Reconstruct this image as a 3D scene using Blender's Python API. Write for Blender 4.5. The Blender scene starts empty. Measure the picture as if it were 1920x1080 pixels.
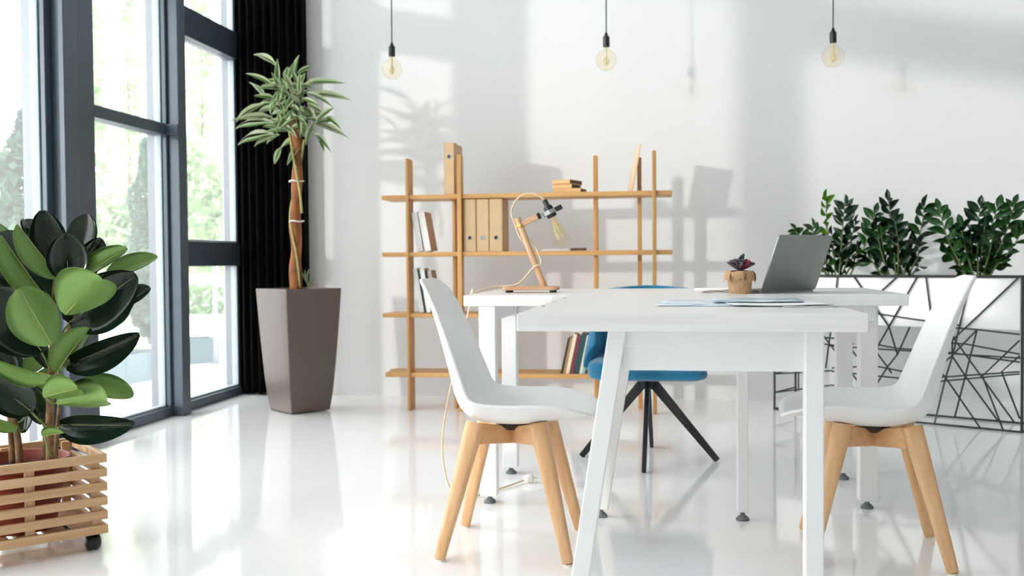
import bpy, bmesh, math, random
from mathutils import Vector, Matrix
random.seed(7)
S = bpy.context.scene
COL = S.collection
V = Vector
R = math.radians

# ------------------------------------------------------------------ camera
CAM_H = 0.87
FPX = 1867.0                      # focal length in pixels of a 1920 px wide frame
YAW, PITCH, ROLL = R(8.8), math.atan(50 / FPX), 0.008
CAM = V((0, 0, CAM_H))
FW = V((-math.sin(YAW) * math.cos(PITCH), math.cos(YAW) * math.cos(PITCH), -math.sin(PITCH)))
_rt = V((math.cos(YAW), math.sin(YAW), 0))
_up = _rt.cross(FW)
RT = math.cos(ROLL) * _rt - math.sin(ROLL) * _up
UP = math.sin(ROLL) * _rt + math.cos(ROLL) * _up
cam = bpy.data.cameras.new('camera')
cam.sensor_width = 36.0
cam.lens = FPX / 1920 * 36.0
cam.clip_start = 0.05
cam.clip_end = 300
cam.dof.use_dof = True
cam.dof.focus_distance = 2.95
cam.dof.aperture_fstop = 4.0
camo = bpy.data.objects.new('camera', cam)
COL.objects.link(camo)
mw = Matrix((RT, UP, -FW)).transposed().to_4x4()
mw.translation = CAM
camo.matrix_world = mw
S.camera = camo

# ------------------------------------------------------------------ sky, sun, exposure
SKY_STRENGTH = 3.4
SUN_STRENGTH = 0.95
S.view_settings.view_transform = 'Standard'
S.view_settings.look = 'None'
S.view_settings.exposure = 0.64
S.view_settings.gamma = 1.0
S.view_settings.use_curve_mapping = False
world = bpy.data.worlds.new('hazy_sky')
S.world = world
world.use_nodes = True
bg = world.node_tree.nodes['Background']
bg.inputs['Color'].default_value = (0.975, 0.985, 1.0, 1)
bg.inputs['Strength'].default_value = SKY_STRENGTH
sun = bpy.data.lights.new('sun', 'SUN')
sun.energy = SUN_STRENGTH
sun.angle = R(1.6)
sun.color = (1.0, 0.965, 0.91)
suno = bpy.data.objects.new('sun', sun)
COL.objects.link(suno)
SUN_DIR = V((0.9, 1.0, -0.170)).normalized()      # the way the light travels
suno.rotation_euler = SUN_DIR.to_track_quat('-Z', 'Y').to_euler()
suno.location = (-12, -10, 6)
S.cycles.max_bounces = 14
S.cycles.diffuse_bounces = 8
S.cycles.glossy_bounces = 6
S.cycles.transmission_bounces = 8
S.cycles.transparent_max_bounces = 16
S.cycles.caustics_reflective = False
S.cycles.caustics_refractive = False
S.cycles.sample_clamp_indirect = 6.0
S.cycles.use_denoising = True

# ------------------------------------------------------------------ survey: a point of the photograph set at a known depth
def ray(x, y):
    return FW + RT * ((x - 960) / FPX) + UP * ((540 - y) / FPX)
def at_y(x, y, Y):
    d = ray(x, y)
    return CAM + d * (Y / d.y)
def at_plane(x, y, p0, n):
    d = ray(x, y)
    return CAM + d * ((V(p0) - CAM).dot(n) / d.dot(n))

# ------------------------------------------------------------------ materials
def lin(r, g, b):
    f = lambda c: c / 12.92 if c <= 0.04045 else ((c + 0.055) / 1.055) ** 2.4
    return (f(r / 255), f(g / 255), f(b / 255), 1)
def mat(name, col, rough=0.5, metal=0.0, var=0.0, vscale=20, bump=0.0, bscale=80, spec=0.5, coat=0.0, stretch=(1, 1, 1), col2=None, sheen=0.0, trans=0.0):
    m = bpy.data.materials.new(name)
    m.use_nodes = True
    nt = m.node_tree
    b = nt.nodes['Principled BSDF']
    b.inputs['Base Color'].default_value = col
    b.inputs['Roughness'].default_value = rough
    b.inputs['Metallic'].default_value = metal
    b.inputs['Specular IOR Level'].default_value = spec
    b.inputs['Coat Weight'].default_value = coat
    b.inputs['Sheen Weight'].default_value = sheen
    tc = nt.nodes.new('ShaderNodeTexCoord')
    mp = nt.nodes.new('ShaderNodeMapping')
    mp.inputs['Scale'].default_value = stretch
    nt.links.new(tc.outputs['Object'], mp.inputs['Vector'])
    if var > 0 or col2:
        n = nt.nodes.new('ShaderNodeTexNoise')
        n.inputs['Scale'].default_value = vscale
        n.inputs['Detail'].default_value = 5
        nt.links.new(mp.outputs['Vector'], n.inputs['Vector'])
        cr = nt.nodes.new('ShaderNodeValToRGB')
        cr.color_ramp.elements[0].position = 0.32
        cr.color_ramp.elements[1].position = 0.68
        c2 = col2 or tuple(list(max(0, c * (1 - var)) for c in col[:3]) + [1])
        cr.color_ramp.elements[0].color = c2
        cr.color_ramp.elements[1].color = col
        nt.links.new(n.outputs['Fac'], cr.inputs['Fac'])
        nt.links.new(cr.outputs['Color'], b.inputs['Base Color'])
    if bump > 0:
        n2 = nt.nodes.new('ShaderNodeTexNoise')
        n2.inputs['Scale'].default_value = bscale
        n2.inputs['Detail'].default_value = 4
        nt.links.new(mp.outputs['Vector'], n2.inputs['Vector'])
        bp = nt.nodes.new('ShaderNodeBump')
        bp.inputs['Strength'].default_value = bump
        bp.inputs['Distance'].default_value = 0.01
        nt.links.new(n2.outputs['Fac'], bp.inputs['Height'])
        nt.links.new(bp.outputs['Normal'], b.inputs['Normal'])
    if trans > 0:
        tr = nt.nodes.new('ShaderNodeBsdfTranslucent')
        tr.inputs['Color'].default_value = tuple(list(min(1, c * 1.6) for c in col[:3]) + [1])
        mx = nt.nodes.new('ShaderNodeMixShader')
        mx.inputs['Fac'].default_value = trans
        nt.links.new(b.outputs['BSDF'], mx.inputs[1])
        nt.links.new(tr.outputs['BSDF'], mx.inputs[2])
        nt.links.new(mx.outputs['Shader'], nt.nodes['Material Output'].inputs['Surface'])
    return m
def wood(name, c, c2, axis, rough=0.45, scale=1.0):
    st = [28 * scale] * 3
    st['xyz'.index(axis)] = 1.6 * scale
    return mat(name, c, rough, col2=c2, vscale=1.0, stretch=tuple(st), bump=0.06, bscale=2.0)
def glass_mat(name, tint, ior=1.45, rough=0.0, veil=0.0):
    m = bpy.data.materials.new(name)
    m.use_nodes = True
    nt = m.node_tree
    nt.nodes.remove(nt.nodes['Principled BSDF'])
    tr = nt.nodes.new('ShaderNodeBsdfTransparent')
    tr.inputs['Color'].default_value = tint
    gl = nt.nodes.new('ShaderNodeBsdfGlossy')
    gl.inputs['Roughness'].default_value = rough
    # reflectance of a thin sheet: r0 + (1 - r0) * (1 - cos)^5, the same from either side
    lw = nt.nodes.new('ShaderNodeLayerWeight')
    lw.inputs['Blend'].default_value = 0.5
    pw = nt.nodes.new('ShaderNodeMath'); pw.operation = 'POWER'; pw.inputs[1].default_value = 5.0
    nt.links.new(lw.outputs['Facing'], pw.inputs[0])
    r0 = ((ior - 1) / (ior + 1)) ** 2
    ma = nt.nodes.new('ShaderNodeMath'); ma.operation = 'MULTIPLY_ADD'
    ma.inputs[1].default_value = 0.9 * (1 - r0); ma.inputs[2].default_value = r0
    nt.links.new(pw.outputs[0], ma.inputs[0])
    mx = nt.nodes.new('ShaderNodeMixShader')
    nt.links.new(ma.outputs[0], mx.inputs['Fac'])
    nt.links.new(tr.outputs['BSDF'], mx.inputs[1])
    nt.links.new(gl.outputs['BSDF'], mx.inputs[2])
    out = mx
    if veil > 0:                                  # white veil mixed into the pane to imitate glare and haze
        df = nt.nodes.new('ShaderNodeBsdfTranslucent')
        df.inputs['Color'].default_value = (1, 1, 1, 1)
        m2 = nt.nodes.new('ShaderNodeMixShader')
        m2.inputs['Fac'].default_value = veil
        nt.links.new(mx.outputs['Shader'], m2.inputs[1])
        nt.links.new(df.outputs['BSDF'], m2.inputs[2])
        out = m2
    nt.links.new(out.outputs['Shader'], nt.nodes['Material Output'].inputs['Surface'])
    return m

M = {}
M['wall'] = mat('wall_paint', (0.775, 0.78, 0.78, 1), 0.75, var=0.02, vscale=1.5, bump=0.03, bscale=60)
M['greywall'] = mat('grey_wall_paint', (0.55, 0.55, 0.55, 1), 0.8, var=0.03, vscale=1.5)
M['ceil'] = mat('ceiling_paint', (0.86, 0.86, 0.86, 1), 0.8, var=0.01, vscale=2)
M['floor'] = mat('polished_floor', (0.93, 0.93, 0.93, 1), 0.07, col2=(0.89, 0.892, 0.895, 1), vscale=0.9, bump=0.006, bscale=4, spec=0.5, coat=0.1)
M['frame'] = mat('anthracite_frame', lin(74, 85, 96), 0.34, metal=0.25, var=0.1, vscale=8)
M['gasket'] = mat('pale_gasket', lin(170, 185, 190), 0.5, var=0.1)
M['glass'] = glass_mat('window_glass', (0.985, 0.995, 0.99, 1), 1.5, veil=0.06)
M['bulb'] = glass_mat('amber_bulb_glass', (0.985, 0.955, 0.875, 1), 1.4, 0.02)
M['filament'] = mat('filament', lin(225, 205, 140), 0.4, var=0.1)
M['curtain'] = mat('black_curtain', lin(20, 20, 22), 0.95, var=0.2, vscale=30, bump=0.1, bscale=300, spec=0.05)
M['taupe'] = mat('taupe_planter', lin(98, 86, 80), 0.33, var=0.06, vscale=4)
M['soil'] = mat('soil', lin(50, 36, 28), 0.95, var=0.5, vscale=60, bump=0.8, bscale=90)
M['redsoil'] = mat('red_soil', lin(120, 74, 52), 0.95, var=0.5, vscale=50, bump=0.9, bscale=70)
M['oak_x'] = wood('shelf_oak_along', lin(212, 166, 106), lin(186, 138, 80), 'x')
M['oak_z'] = wood('shelf_oak_upright', lin(208, 160, 98), lin(180, 132, 74), 'z')
M['beech_z'] = wood('chair_beech', lin(226, 184, 138), lin(206, 160, 114), 'z', 0.4)
M['beech_x'] = wood('chair_beech_brace', lin(222, 178, 132), lin(200, 154, 108), 'x', 0.4)
M['crate_x'] = wood('crate_slat_wood', lin(208, 172, 132), lin(182, 142, 102), 'x', 0.55, 1.4)
M['crate_z'] = wood('crate_post_wood', lin(202, 166, 126), lin(176, 138, 98), 'z', 0.55, 1.4)
M['lampwood'] = wood('lamp_wood', lin(214, 176, 140), lin(190, 148, 112), 'z', 0.5, 2)
M['lampwood_x'] = wood('lamp_base_wood', lin(206, 164, 126), lin(182, 138, 100), 'x', 0.5, 2)
M['kraft'] = mat('kraft_board', lin(205, 174, 136), 0.75, var=0.08, vscale=12, bump=0.04, bscale=200)
M['kraft2'] = mat('kraft_paper', lin(196, 158, 118), 0.8, var=0.25, vscale=25, bump=0.5, bscale=30)
M['plastic'] = mat('white_moulded_plastic', (0.82, 0.825, 0.82, 1), 0.32, var=0.015, vscale=5)
M['pad'] = mat('white_seat_pad', (0.80, 0.805, 0.80, 1), 0.45, var=0.02, vscale=20, bump=0.02, bscale=200)
M['laminate'] = mat('white_grained_laminate', (0.80, 0.795, 0.775, 1), 0.30, col2=(0.72, 0.715, 0.69, 1), vscale=1.0, stretch=(2.5, 60, 60))
M['laminate_r'] = mat('white_desk_laminate', (0.81, 0.81, 0.80, 1), 0.28, col2=(0.76, 0.76, 0.745, 1), vscale=1.0, stretch=(2.5, 60, 60))
M['whitemetal'] = mat('white_painted_metal', (0.82, 0.825, 0.825, 1), 0.35, var=0.02, vscale=10)
M['greyrubber'] = mat('grey_rubber', lin(110, 116, 116), 0.6, var=0.1)
M['blue'] = mat('blue_upholstery', lin(0, 114, 152), 0.8, var=0.15, vscale=150, bump=0.25, bscale=500, sheen=0.3)
M['blackmetal'] = mat('black_metal', lin(24, 27, 30), 0.45, var=0.1, vscale=20)
M['blackplastic'] = mat('black_plastic', lin(22, 22, 24), 0.4, var=0.1)
M['wire'] = mat('black_wire', lin(34, 40, 42), 0.5, var=0.1)
M['boxwhite'] = mat('white_planter_panel', (0.83, 0.83, 0.83, 1), 0.45, var=0.02, vscale=8)
M['alu'] = mat('aluminium', lin(150, 153, 150), 0.36, metal=0.9, var=0.04, vscale=30)
M['screen'] = mat('laptop_screen', lin(12, 12, 14), 0.1, var=0.05)
M['keys'] = mat('laptop_keys', lin(20, 20, 22), 0.5, var=0.1)
M['brass'] = mat('brass', lin(200, 150, 80), 0.3, metal=1.0, var=0.05)
M['steel'] = mat('steel_ring', lin(190, 192, 190), 0.3, metal=1.0, var=0.05)
M['cord'] = mat('beige_fabric_cord', lin(222, 200, 168), 0.8, var=0.2, vscale=400)
M['plug'] = mat('cream_plug', lin(236, 232, 220), 0.5, var=0.05)
M['greycord'] = mat('grey_cord', lin(105, 112, 110), 0.7, var=0.2, vscale=100)
M['terracotta'] = mat('terracotta', lin(136, 56, 36), 0.6, var=0.2, vscale=10)
M['bark'] = mat('dracaena_bark', lin(168, 106, 60), 0.8, col2=lin(108, 64, 36), vscale=18, bump=0.5, bscale=40, stretch=(1, 1, 0.5))
M['cane'] = mat('young_cane', lin(176, 166, 104), 0.7, var=0.3, vscale=40)
M['rbark'] = mat('rubber_plant_bark', lin(150, 116, 78), 0.8, col2=lin(96, 68, 44), vscale=30, bump=0.3, bscale=60)
M['petiole'] = mat('green_petiole', lin(126, 146, 74), 0.6, var=0.2, vscale=20)
M['leaf_top'] = mat('rubber_leaf_top', lin(22, 40, 27), 0.16, var=0.35, vscale=6, spec=0.5, trans=0.06)
M['leaf_under'] = mat('rubber_leaf_underside', lin(128, 166, 84), 0.42, var=0.16, vscale=9, trans=0.30)
M['midrib'] = mat('leaf_midrib', lin(176, 178, 100), 0.5, var=0.1)
M['zz'] = mat('zz_leaf', lin(44, 92, 42), 0.25, var=0.5, vscale=8, trans=0.15)
M['zz_dark'] = mat('zz_leaf_dark', lin(26, 56, 34), 0.22, var=0.4, vscale=8, trans=0.1)
M['zz_new'] = mat('zz_leaf_young', lin(124, 176, 40), 0.3, var=0.2, vscale=8, trans=0.3)
M['zzstem'] = mat('zz_stem', lin(92, 110, 56), 0.5, var=0.3, vscale=20)
M['paper'] = mat('white_paper', (0.84, 0.845, 0.86, 1), 0.6, var=0.02)
M['pages'] = mat('book_pages', lin(232, 224, 208), 0.8, var=0.1, vscale=1, stretch=(300, 3, 3))
M['succ'] = mat('succulent_leaf', lin(116, 102, 110), 0.5, var=0.3, vscale=30)
M['succ_g'] = mat('succulent_leaf_green', lin(70, 104, 74), 0.5, var=0.3, vscale=30)
M['succ_p'] = mat('succulent_leaf_pink', lin(166, 66, 98), 0.5, var=0.3, vscale=30)
M['pave'] = mat('pale_paving', (0.70, 0.71, 0.71, 1), 0.7, var=0.08, vscale=2)
M['teal'] = mat('teal_planter_box', lin(58, 92, 98), 0.5, var=0.1, vscale=5)
M['foliage'] = mat('tree_foliage', lin(120, 158, 96), 0.7, var=0.45, vscale=3, trans=0.3)
M['foliage_d'] = mat('cypress_foliage', lin(70, 116, 84), 0.7, var=0.45, vscale=3, trans=0.2)
M['foliage_p'] = mat('hazed_foliage', lin(168, 192, 146), 0.7, var=0.35, vscale=3, trans=0.3)  # bright outdoor haze put into the leaf colour
M['tbark'] = mat('tree_bark', lin(130, 112, 92), 0.9, var=0.3, vscale=15)
M['galv'] = mat('galvanised_metal', lin(150, 160, 162), 0.5, metal=0.3, var=0.1)
M['outwall'] = mat('pale_outdoor_wall', lin(205, 205, 198), 0.8, var=0.08, vscale=3)
M['yellow'] = mat('yellow_paint', lin(214, 190, 70), 0.6, var=0.1)
M['orange'] = mat('orange_paint', lin(220, 110, 60), 0.6, var=0.1)
M['tie'] = mat('white_plant_tie', lin(235, 235, 232), 0.5, var=0.05)
M['board'] = wood('pale_board', lin(228, 202, 172), lin(212, 182, 150), 'z', 0.5)

def variegated():
    m = bpy.data.materials.new('variegated_dracaena_leaf')
    m.use_nodes = True
    nt = m.node_tree
    b = nt.nodes['Principled BSDF']
    b.inputs['Roughness'].default_value = 0.35
    uv = nt.nodes.new('ShaderNodeUVMap')
    sp = nt.nodes.new('ShaderNodeSeparateXYZ')
    nt.links.new(uv.outputs['UV'], sp.inputs['Vector'])
    cr = nt.nodes.new('ShaderNodeValToRGB')
    e = cr.color_ramp.elements
    e[0].position = 0.0; e[0].color = lin(236, 242, 212)
    e[1].position = 1.0; e[1].color = lin(236, 242, 212)
    for p, c in ((0.20, lin(236, 242, 212)), (0.27, lin(124, 172, 88)), (0.44, lin(88, 138, 70)), (0.5, lin(176, 200, 140)), (0.56, lin(88, 138, 70)), (0.73, lin(124, 172, 88)), (0.80, lin(236, 242, 212))):
        k = e.new(p); k.color = c
    nt.links.new(sp.outputs['X'], cr.inputs['Fac'])
    nt.links.new(cr.outputs['Color'], b.inputs['Base Color'])
    tr = nt.nodes.new('ShaderNodeBsdfTranslucent')
    nt.links.new(cr.outputs['Color'], tr.inputs['Color'])
    mx = nt.nodes.new('ShaderNodeMixShader')
    mx.inputs['Fac'].default_value = 0.25
    nt.links.new(b.outputs['BSDF'], mx.inputs[1])
    nt.links.new(tr.outputs['BSDF'], mx.inputs[2])
    nt.links.new(mx.outputs['Shader'], nt.nodes['Material Output'].inputs['Surface'])
    return m
M['drac'] = variegated()

def printed(name, c1, c2, c3, scale):
    m = bpy.data.materials.new(name)
    m.use_nodes = True
    nt = m.node_tree
    b = nt.nodes['Principled BSDF']
    b.inputs['Roughness'].default_value = 0.35
    tc = nt.nodes.new('ShaderNodeTexCoord')
    n = nt.nodes.new('ShaderNodeTexNoise')
    n.inputs['Scale'].default_value = scale
    n.inputs['Detail'].default_value = 3
    nt.links.new(tc.outputs['Object'], n.inputs['Vector'])
    cr = nt.nodes.new('ShaderNodeValToRGB')
    e = cr.color_ramp.elements
    e[0].position = 0.36; e[0].color = c1
    e[1].position = 0.62; e[1].color = c3
    k = e.new(0.47); k.color = c2
    nt.links.new(n.outputs['Fac'], cr.inputs['Fac'])
    nt.links.new(cr.outputs['Color'], b.inputs['Base Color'])
    return m
M['print1'] = printed('printed_sheet', lin(150, 172, 200), lin(212, 222, 230), (0.84, 0.85, 0.86, 1), 11)
M['print2'] = printed('green_printed_sheet', lin(96, 140, 60), lin(150, 180, 200), (0.82, 0.84, 0.86, 1), 8)

# ------------------------------------------------------------------ mesh helpers
def crom(pts, n=6):
    P = [V(p) for p in pts]
    out = []
    for i in range(len(P) - 1):
        p0 = P[max(i - 1, 0)]; p1 = P[i]; p2 = P[i + 1]; p3 = P[min(i + 2, len(P) - 1)]
        for k in range(n):
            t = k / n
            out.append(0.5 * ((2 * p1) + (p2 - p0) * t + (2 * p0 - 5 * p1 + 4 * p2 - p3) * t * t + (3 * p1 - p0 - 3 * p2 + p3) * t ** 3))
    out.append(P[-1])
    return out

class MB:
    def __init__(s):
        s.v = []; s.f = []; s.mi = []
    def add(s, vs, fs, mi=0):
        k = len(s.v)
        s.v += [V(p) for p in vs]
        s.f += [tuple(i + k for i in f) for f in fs]
        s.mi += [mi] * len(fs)
        return s
    def box(s, a, b, mi=0):
        x0, y0, z0 = a; x1, y1, z1 = b
        return s.add([(x0, y0, z0), (x1, y0, z0), (x1, y1, z0), (x0, y1, z0), (x0, y0, z1), (x1, y0, z1), (x1, y1, z1), (x0, y1, z1)],
                     [(0, 3, 2, 1), (4, 5, 6, 7), (0, 1, 5, 4), (1, 2, 6, 5), (2, 3, 7, 6), (3, 0, 4, 7)], mi)
    def loft(s, rings, cap=True, mi=0):
        n = len(rings[0]); vs = [p for r in rings for p in r]; fs = []
        for i in range(len(rings) - 1):
            for j in range(n):
                a = i * n + j; b = i * n + (j + 1) % n
                fs.append((a, b, b + n, a + n))
        if cap:
            fs.append(tuple(reversed(range(n))))
            fs.append(tuple(range((len(rings) - 1) * n, len(rings) * n)))
        return s.add(vs, fs, mi)
    def bar(s, p, q, w, d, ref=(0, 0, 1), w2=None, d2=None, mi=0):
        """Rectangular bar from p to q; w across ref x axis, d along ref."""
        p = V(p); q = V(q); ax = (q - p).normalized(); r = V(ref)
        if abs(ax.dot(r)) > 0.99: r = V((0, 1, 0))
        e1 = ax.cross(r).normalized(); e2 = e1.cross(ax).normalized()
        def ring(c, w, d): return [c + e1 * (w / 2 * a) + e2 * (d / 2 * b) for a, b in ((-1, -1), (1, -1), (1, 1), (-1, 1))]
        return s.loft([ring(p, w, d), ring(q, w2 or w, d2 or d)], True, mi)
    def tube(s, pts, r, n=8, cap=True, mi=0):
        P = [V(p) for p in pts]
        rr = r if isinstance(r, (list, tuple)) else [r] * len(P)
        rings = []; prev = None
        for i, p in enumerate(P):
            t = (P[min(i + 1, len(P) - 1)] - P[max(i - 1, 0)])
            t = t.normalized() if t.length > 1e-9 else V((0, 0, 1))
            if prev is None:
                a = V((0, 0, 1)) if abs(t.z) < 0.9 else V((1, 0, 0))
                e1 = t.cross(a).normalized()
            else:
                e1 = (prev - t * prev.dot(t)).normalized()
            prev = e1; e2 = t.cross(e1)
            rings.append([p + (e1 * math.cos(2 * math.pi * k / n) + e2 * math.sin(2 * math.pi * k / n)) * rr[i] for k in range(n)])
        return s.loft(rings, cap, mi)
    def lathe(s, prof, c=(0, 0, 0), n=24, cap=True, mi=0):
        c = V(c)
        rings = [[c + V((r * math.cos(2 * math.pi * k / n), r * math.sin(2 * math.pi * k / n), z)) for k in range(n)] for r, z in prof]
        return s.loft(rings, cap, mi)
    def xform(s, m):
        s.v = [m @ p for p in s.v]; return s
    def mesh(s, name, mats, smooth=False):
        me = bpy.data.meshes.new(name)
        me.from_pydata([tuple(p) for p in s.v], [], s.f)
        for mm in (mats if isinstance(mats, (list, tuple)) else [mats]): me.materials.append(mm)
        me.polygons.foreach_set('material_index', s.mi)
        if smooth: me.polygons.foreach_set('use_smooth', [True] * len(me.polygons))
        bm = bmesh.new(); bm.from_mesh(me)
        bmesh.ops.recalc_face_normals(bm, faces=bm.faces)
        bm.to_mesh(me); bm.free()
        me.update()
        return me
    def build(s, name, mats, parent=None, smooth=False, bevel=0.0, world=False, seg=2, sub=0, auto=False):
        if world and parent is not None:
            o_ = parent.location.copy()
            pp = parent.parent
            while pp: o_ += pp.location; pp = pp.parent
            s.v = [p - o_ for p in s.v]
        o = bpy.data.objects.new(name, s.mesh(name, mats, smooth))
        COL.objects.link(o)
        o.parent = parent
        if bevel > 0:
            bv = o.modifiers.new('bevel', 'BEVEL'); bv.width = bevel; bv.segments = seg; bv.limit_method = 'ANGLE'; bv.angle_limit = R(40)
        if sub:
            sb = o.modifiers.new('sub', 'SUBSURF'); sb.levels = sub; sb.render_levels = sub
        return o
def tag(o, label=None, cat=None, group=None, kind=None):
    if label: o['label'] = label
    if cat: o['category'] = cat
    if group: o['group'] = group
    if kind: o['kind'] = kind
    return o
def thing(name, label, cat, loc=(0, 0, 0), rotz=0.0, group=None):
    o = bpy.data.objects.new(name, None)
    o.empty_display_size = 0.1
    COL.objects.link(o)
    o.location = loc
    o.rotation_euler = (0, 0, rotz)
    return tag(o, label, cat, group)
def copy_tree(o, parent=None):
    c = o.copy(); COL.objects.link(c); c.parent = parent
    for ch in list(o.children): copy_tree(ch, c)
    return c
def struct(o): return tag(o, kind='structure')

# ------------------------------------------------------------------ the room
WX, WY = -2.84, 6.30              # glass plane, back wall
RX, RY, CH = 6.5, -3.6, 5.2
GT_ = 4.95                         # top of the glazing      # far side wall, wall behind the camera, ceiling height
struct(MB().box((-2.93, RY - .2, -0.12), (RX + .2, WY + .2, 0)).build('floor', M['floor']))
struct(MB().box((-2.93, RY - .2, CH), (RX + .2, WY + .2, CH + 0.15)).build('ceiling', M['ceil']))
struct(MB().box((-2.93, WY, 0), (RX + .2, WY + .2, CH)).build('wall_back', M['wall']))
struct(MB().box((RX, RY, 0), (RX + .2, WY, CH)).build('wall_right', M['greywall']))
struct(MB().box((-2.93, RY - .2, 0), (RX + .2, RY, CH)).build('wall_front', M['wall']))
struct(MB().box((-2.93, RY, GT_), (-2.72, WY, CH)).build('wall_left', M['wall']))

FD = 0.05                          # frame depth either side of the glass
def window(n, y0, y1, bars):
    """A bay of the glazed wall from y0 to y1; bars: list of (z0, z1)."""
    e = bpy.data.objects.new('window_%d' % n, None); COL.objects.link(e)
    e.location = (WX, (y0 + y1) / 2, 0); struct(e)
    def fr(name, a, b, m=None, bev=0.003): return MB().box(a, b).build(name, m or M['frame'], e, bevel=bev, world=True)
    fr('sill_rail', (WX - FD, y0, 0), (WX + FD, y1, 0.055))
    fr('head_rail', (WX - FD, y0, GT_ - 0.08), (WX + FD, y1, GT_))
    zs = [0.055] + [z for b in bars for z in b] + [GT_ - 0.08]
    for a, b in bars: fr('transom', (WX - FD, y0, a), (WX + FD, y1, b))
    for i in range(0, len(zs), 2):
        a, b = zs[i], zs[i + 1]
        p = fr('pane', (WX - 0.006, y0, a), (WX + 0.006, y1, b), M['glass'], 0)
        for ya, yb in ((y0, y0 + 0.009), (y1 - 0.009, y1)):
            g = fr('gasket', (WX - 0.02, ya, a), (WX + 0.02, yb, b), M['gasket'], 0.002)
        fr('gasket', (WX - 0.02, y0, a), (WX + 0.02, y1, a + 0.012), M['gasket'], 0.002)
    return e
window(1, 4.575, 5.29, [(1.60, 1.66), (2.44, 2.70), (3.95, 4.05)])
window(2, 5.47, 6.27, [(0.855, 1.005), (2.215, 2.39), (3.95, 4.05)])
window(3, 2.59, 4.18, [(3.10, 3.25), (3.95, 4.05)])
window(4, 0.26, 2.27, [(2.82, 3.16), (3.95, 4.05)])
window(5, -1.75, -0.06, [(2.82, 3.16), (3.95, 4.05)])
struct(MB().box((-2.93, RY, 0), (-2.72, -1.75, GT_)).build('wall_left_side', M['wall']))
# uprights between the bays: flat frame in the glass plane and a deep fin into the room
def upright(n, y0, y1, f0, f1):
    e = bpy.data.objects.new('trim_%d' % n, None); COL.objects.link(e)
    e.location = (WX, (y0 + y1) / 2, 0); struct(e)
    MB().box((WX - 0.07, y0, 0), (WX + 0.05, y1, GT_)).build('frame_post', M['frame'], e, bevel=0.004, world=True)
    MB().box((WX + 0.05, f0, 0), (-2.725, f1, GT_)).build('fin', M['frame'], e, bevel=0.004, world=True)
upright(1, 4.18, 4.575, 4.225, 4.325)
upright(2, 5.29, 5.47, 5.31, 5.405)
upright(3, 6.27, 6.30, 6.27, 6.298)
upright(4, 2.27, 2.59, 2.33, 2.46)
upright(5, -0.06, 0.26, 0.0, 0.12)
# unseen wall added outside to keep low sun off the bays beside the camera
struct(MB().box((-6.65, -4.3, -0.10), (-2.93, -4.0, 5.8)).build('sun_blocker_wall', M['outwall']))
# bar of window 1 that runs across the fin beside it
struct(MB().box((WX + 0.05, 5.285, 1.60), (-2.722, 5.31, 1.66)).build('trim_7', M['frame'], bevel=0.002))

# ------------------------------------------------------------------ curtain
cur = thing('curtain', 'floor-length black fabric curtain gathered in the window corner', 'curtain', (-2.55, 6.235, 0))
path = []
NW = 9
for i in range(NW * 8 + 1):
    t = i / (NW * 8)
    path.append(V((-0.245 + 0.495 * t, 0.030 * math.sin(t * NW * 2 * math.pi) + 0.012 * math.sin(t * 17), 0)))
mb = MB()
zsn = [0.012, 0.5, 1.2, 2.0, 3.0, 4.0, 4.8]
vs = []; fs = []
n = len(path)
for zi, z in enumerate(zsn):
    k = 1 + 0.05 * math.sin(zi * 1.7)
    for p in path: vs.append((p.x, p.y * k, z))
for zi in range(len(zsn) - 1):
    for i in range(n - 1):
        a = zi * n + i
        fs.append((a, a + 1, a + n + 1, a + n))
mb.add(vs, fs)
co = mb.build('cloth', M['curtain'], cur, smooth=True)
so = co.modifiers.new('thick', 'SOLIDIFY'); so.thickness = 0.006
MB().tube([(-0.27, 0, 4.83), (0.30, 0, 4.83)], 0.012, 10).build('rail', M['blackmetal'], cur, smooth=True)
for i in range(10): MB().lathe([(0.004, 4.795), (0.016, 4.805), (0.016, 4.825), (0.004, 4.84)], (-0.21 + i * 0.05, 0, 0), 8).build('ring', M['blackmetal'], cur)

# ------------------------------------------------------------------ desks
def foot_on(leg, x, y, r=0.022):
    MB().lathe([(r, 0), (r, 0.006), (r * 0.75, 0.012), (0.008, 0.018), (0.008, 0.03)], (x, y, 0), 14).build('foot', M['greyrubber'], leg, smooth=True)
d1 = thing('desk', 'white desk end-on in the foreground with grained edge and one slanted leg', 'desk', (0.05, 2.87, 0), group='white desks')
def W(d, x, y): return (x - d.location.x, y - d.location.y)
x0, y0 = W(d1, -0.34, 2.26); x1, y1 = W(d1, 0.437, 3.475)
MB().box((x0, y0, 0.709), (x1, y1, 0.750)).build('tabletop', M['laminate'], d1, bevel=0.003)
def leg(d, tx, ty, fx, fy, w, ztop=0.709):
    tx, ty = W(d, tx, ty); fx, fy = W(d, fx, fy)
    k = 0.028 / ztop
    l = MB().bar((fx + (tx - fx) * k, fy + (ty - fy) * k, 0.028), (tx, ty, ztop), w, w, (0, 1, 0)).build('leg', M['whitemetal'], d, bevel=0.003)
    foot_on(l, fx, fy)
    return l
leg(d1, -0.112, 2.335, -0.222, 2.335, 0.042)
leg(d1, 0.330, 2.335, 0.330, 2.335, 0.042)
leg(d1, -0.112, 3.37, -0.222, 3.37, 0.042)
leg(d1, 0.250, 3.385, 0.250, 3.385, 0.036)
a = W(d1, -0.10, 2.335); b = W(d1, 0.315, 2.335)
MB().box((a[0], a[1] - 0.008, 0.614), (b[0], b[1] + 0.012, 0.709)).build('crossbeam', M['whitemetal'], d1, bevel=0.003)
MB().box((a[0], a[1] - 0.012, 0.668), (b[0], b[1] + 0.014, 0.709)).build('rail', M['whitemetal'], d1, bevel=0.002)
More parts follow.
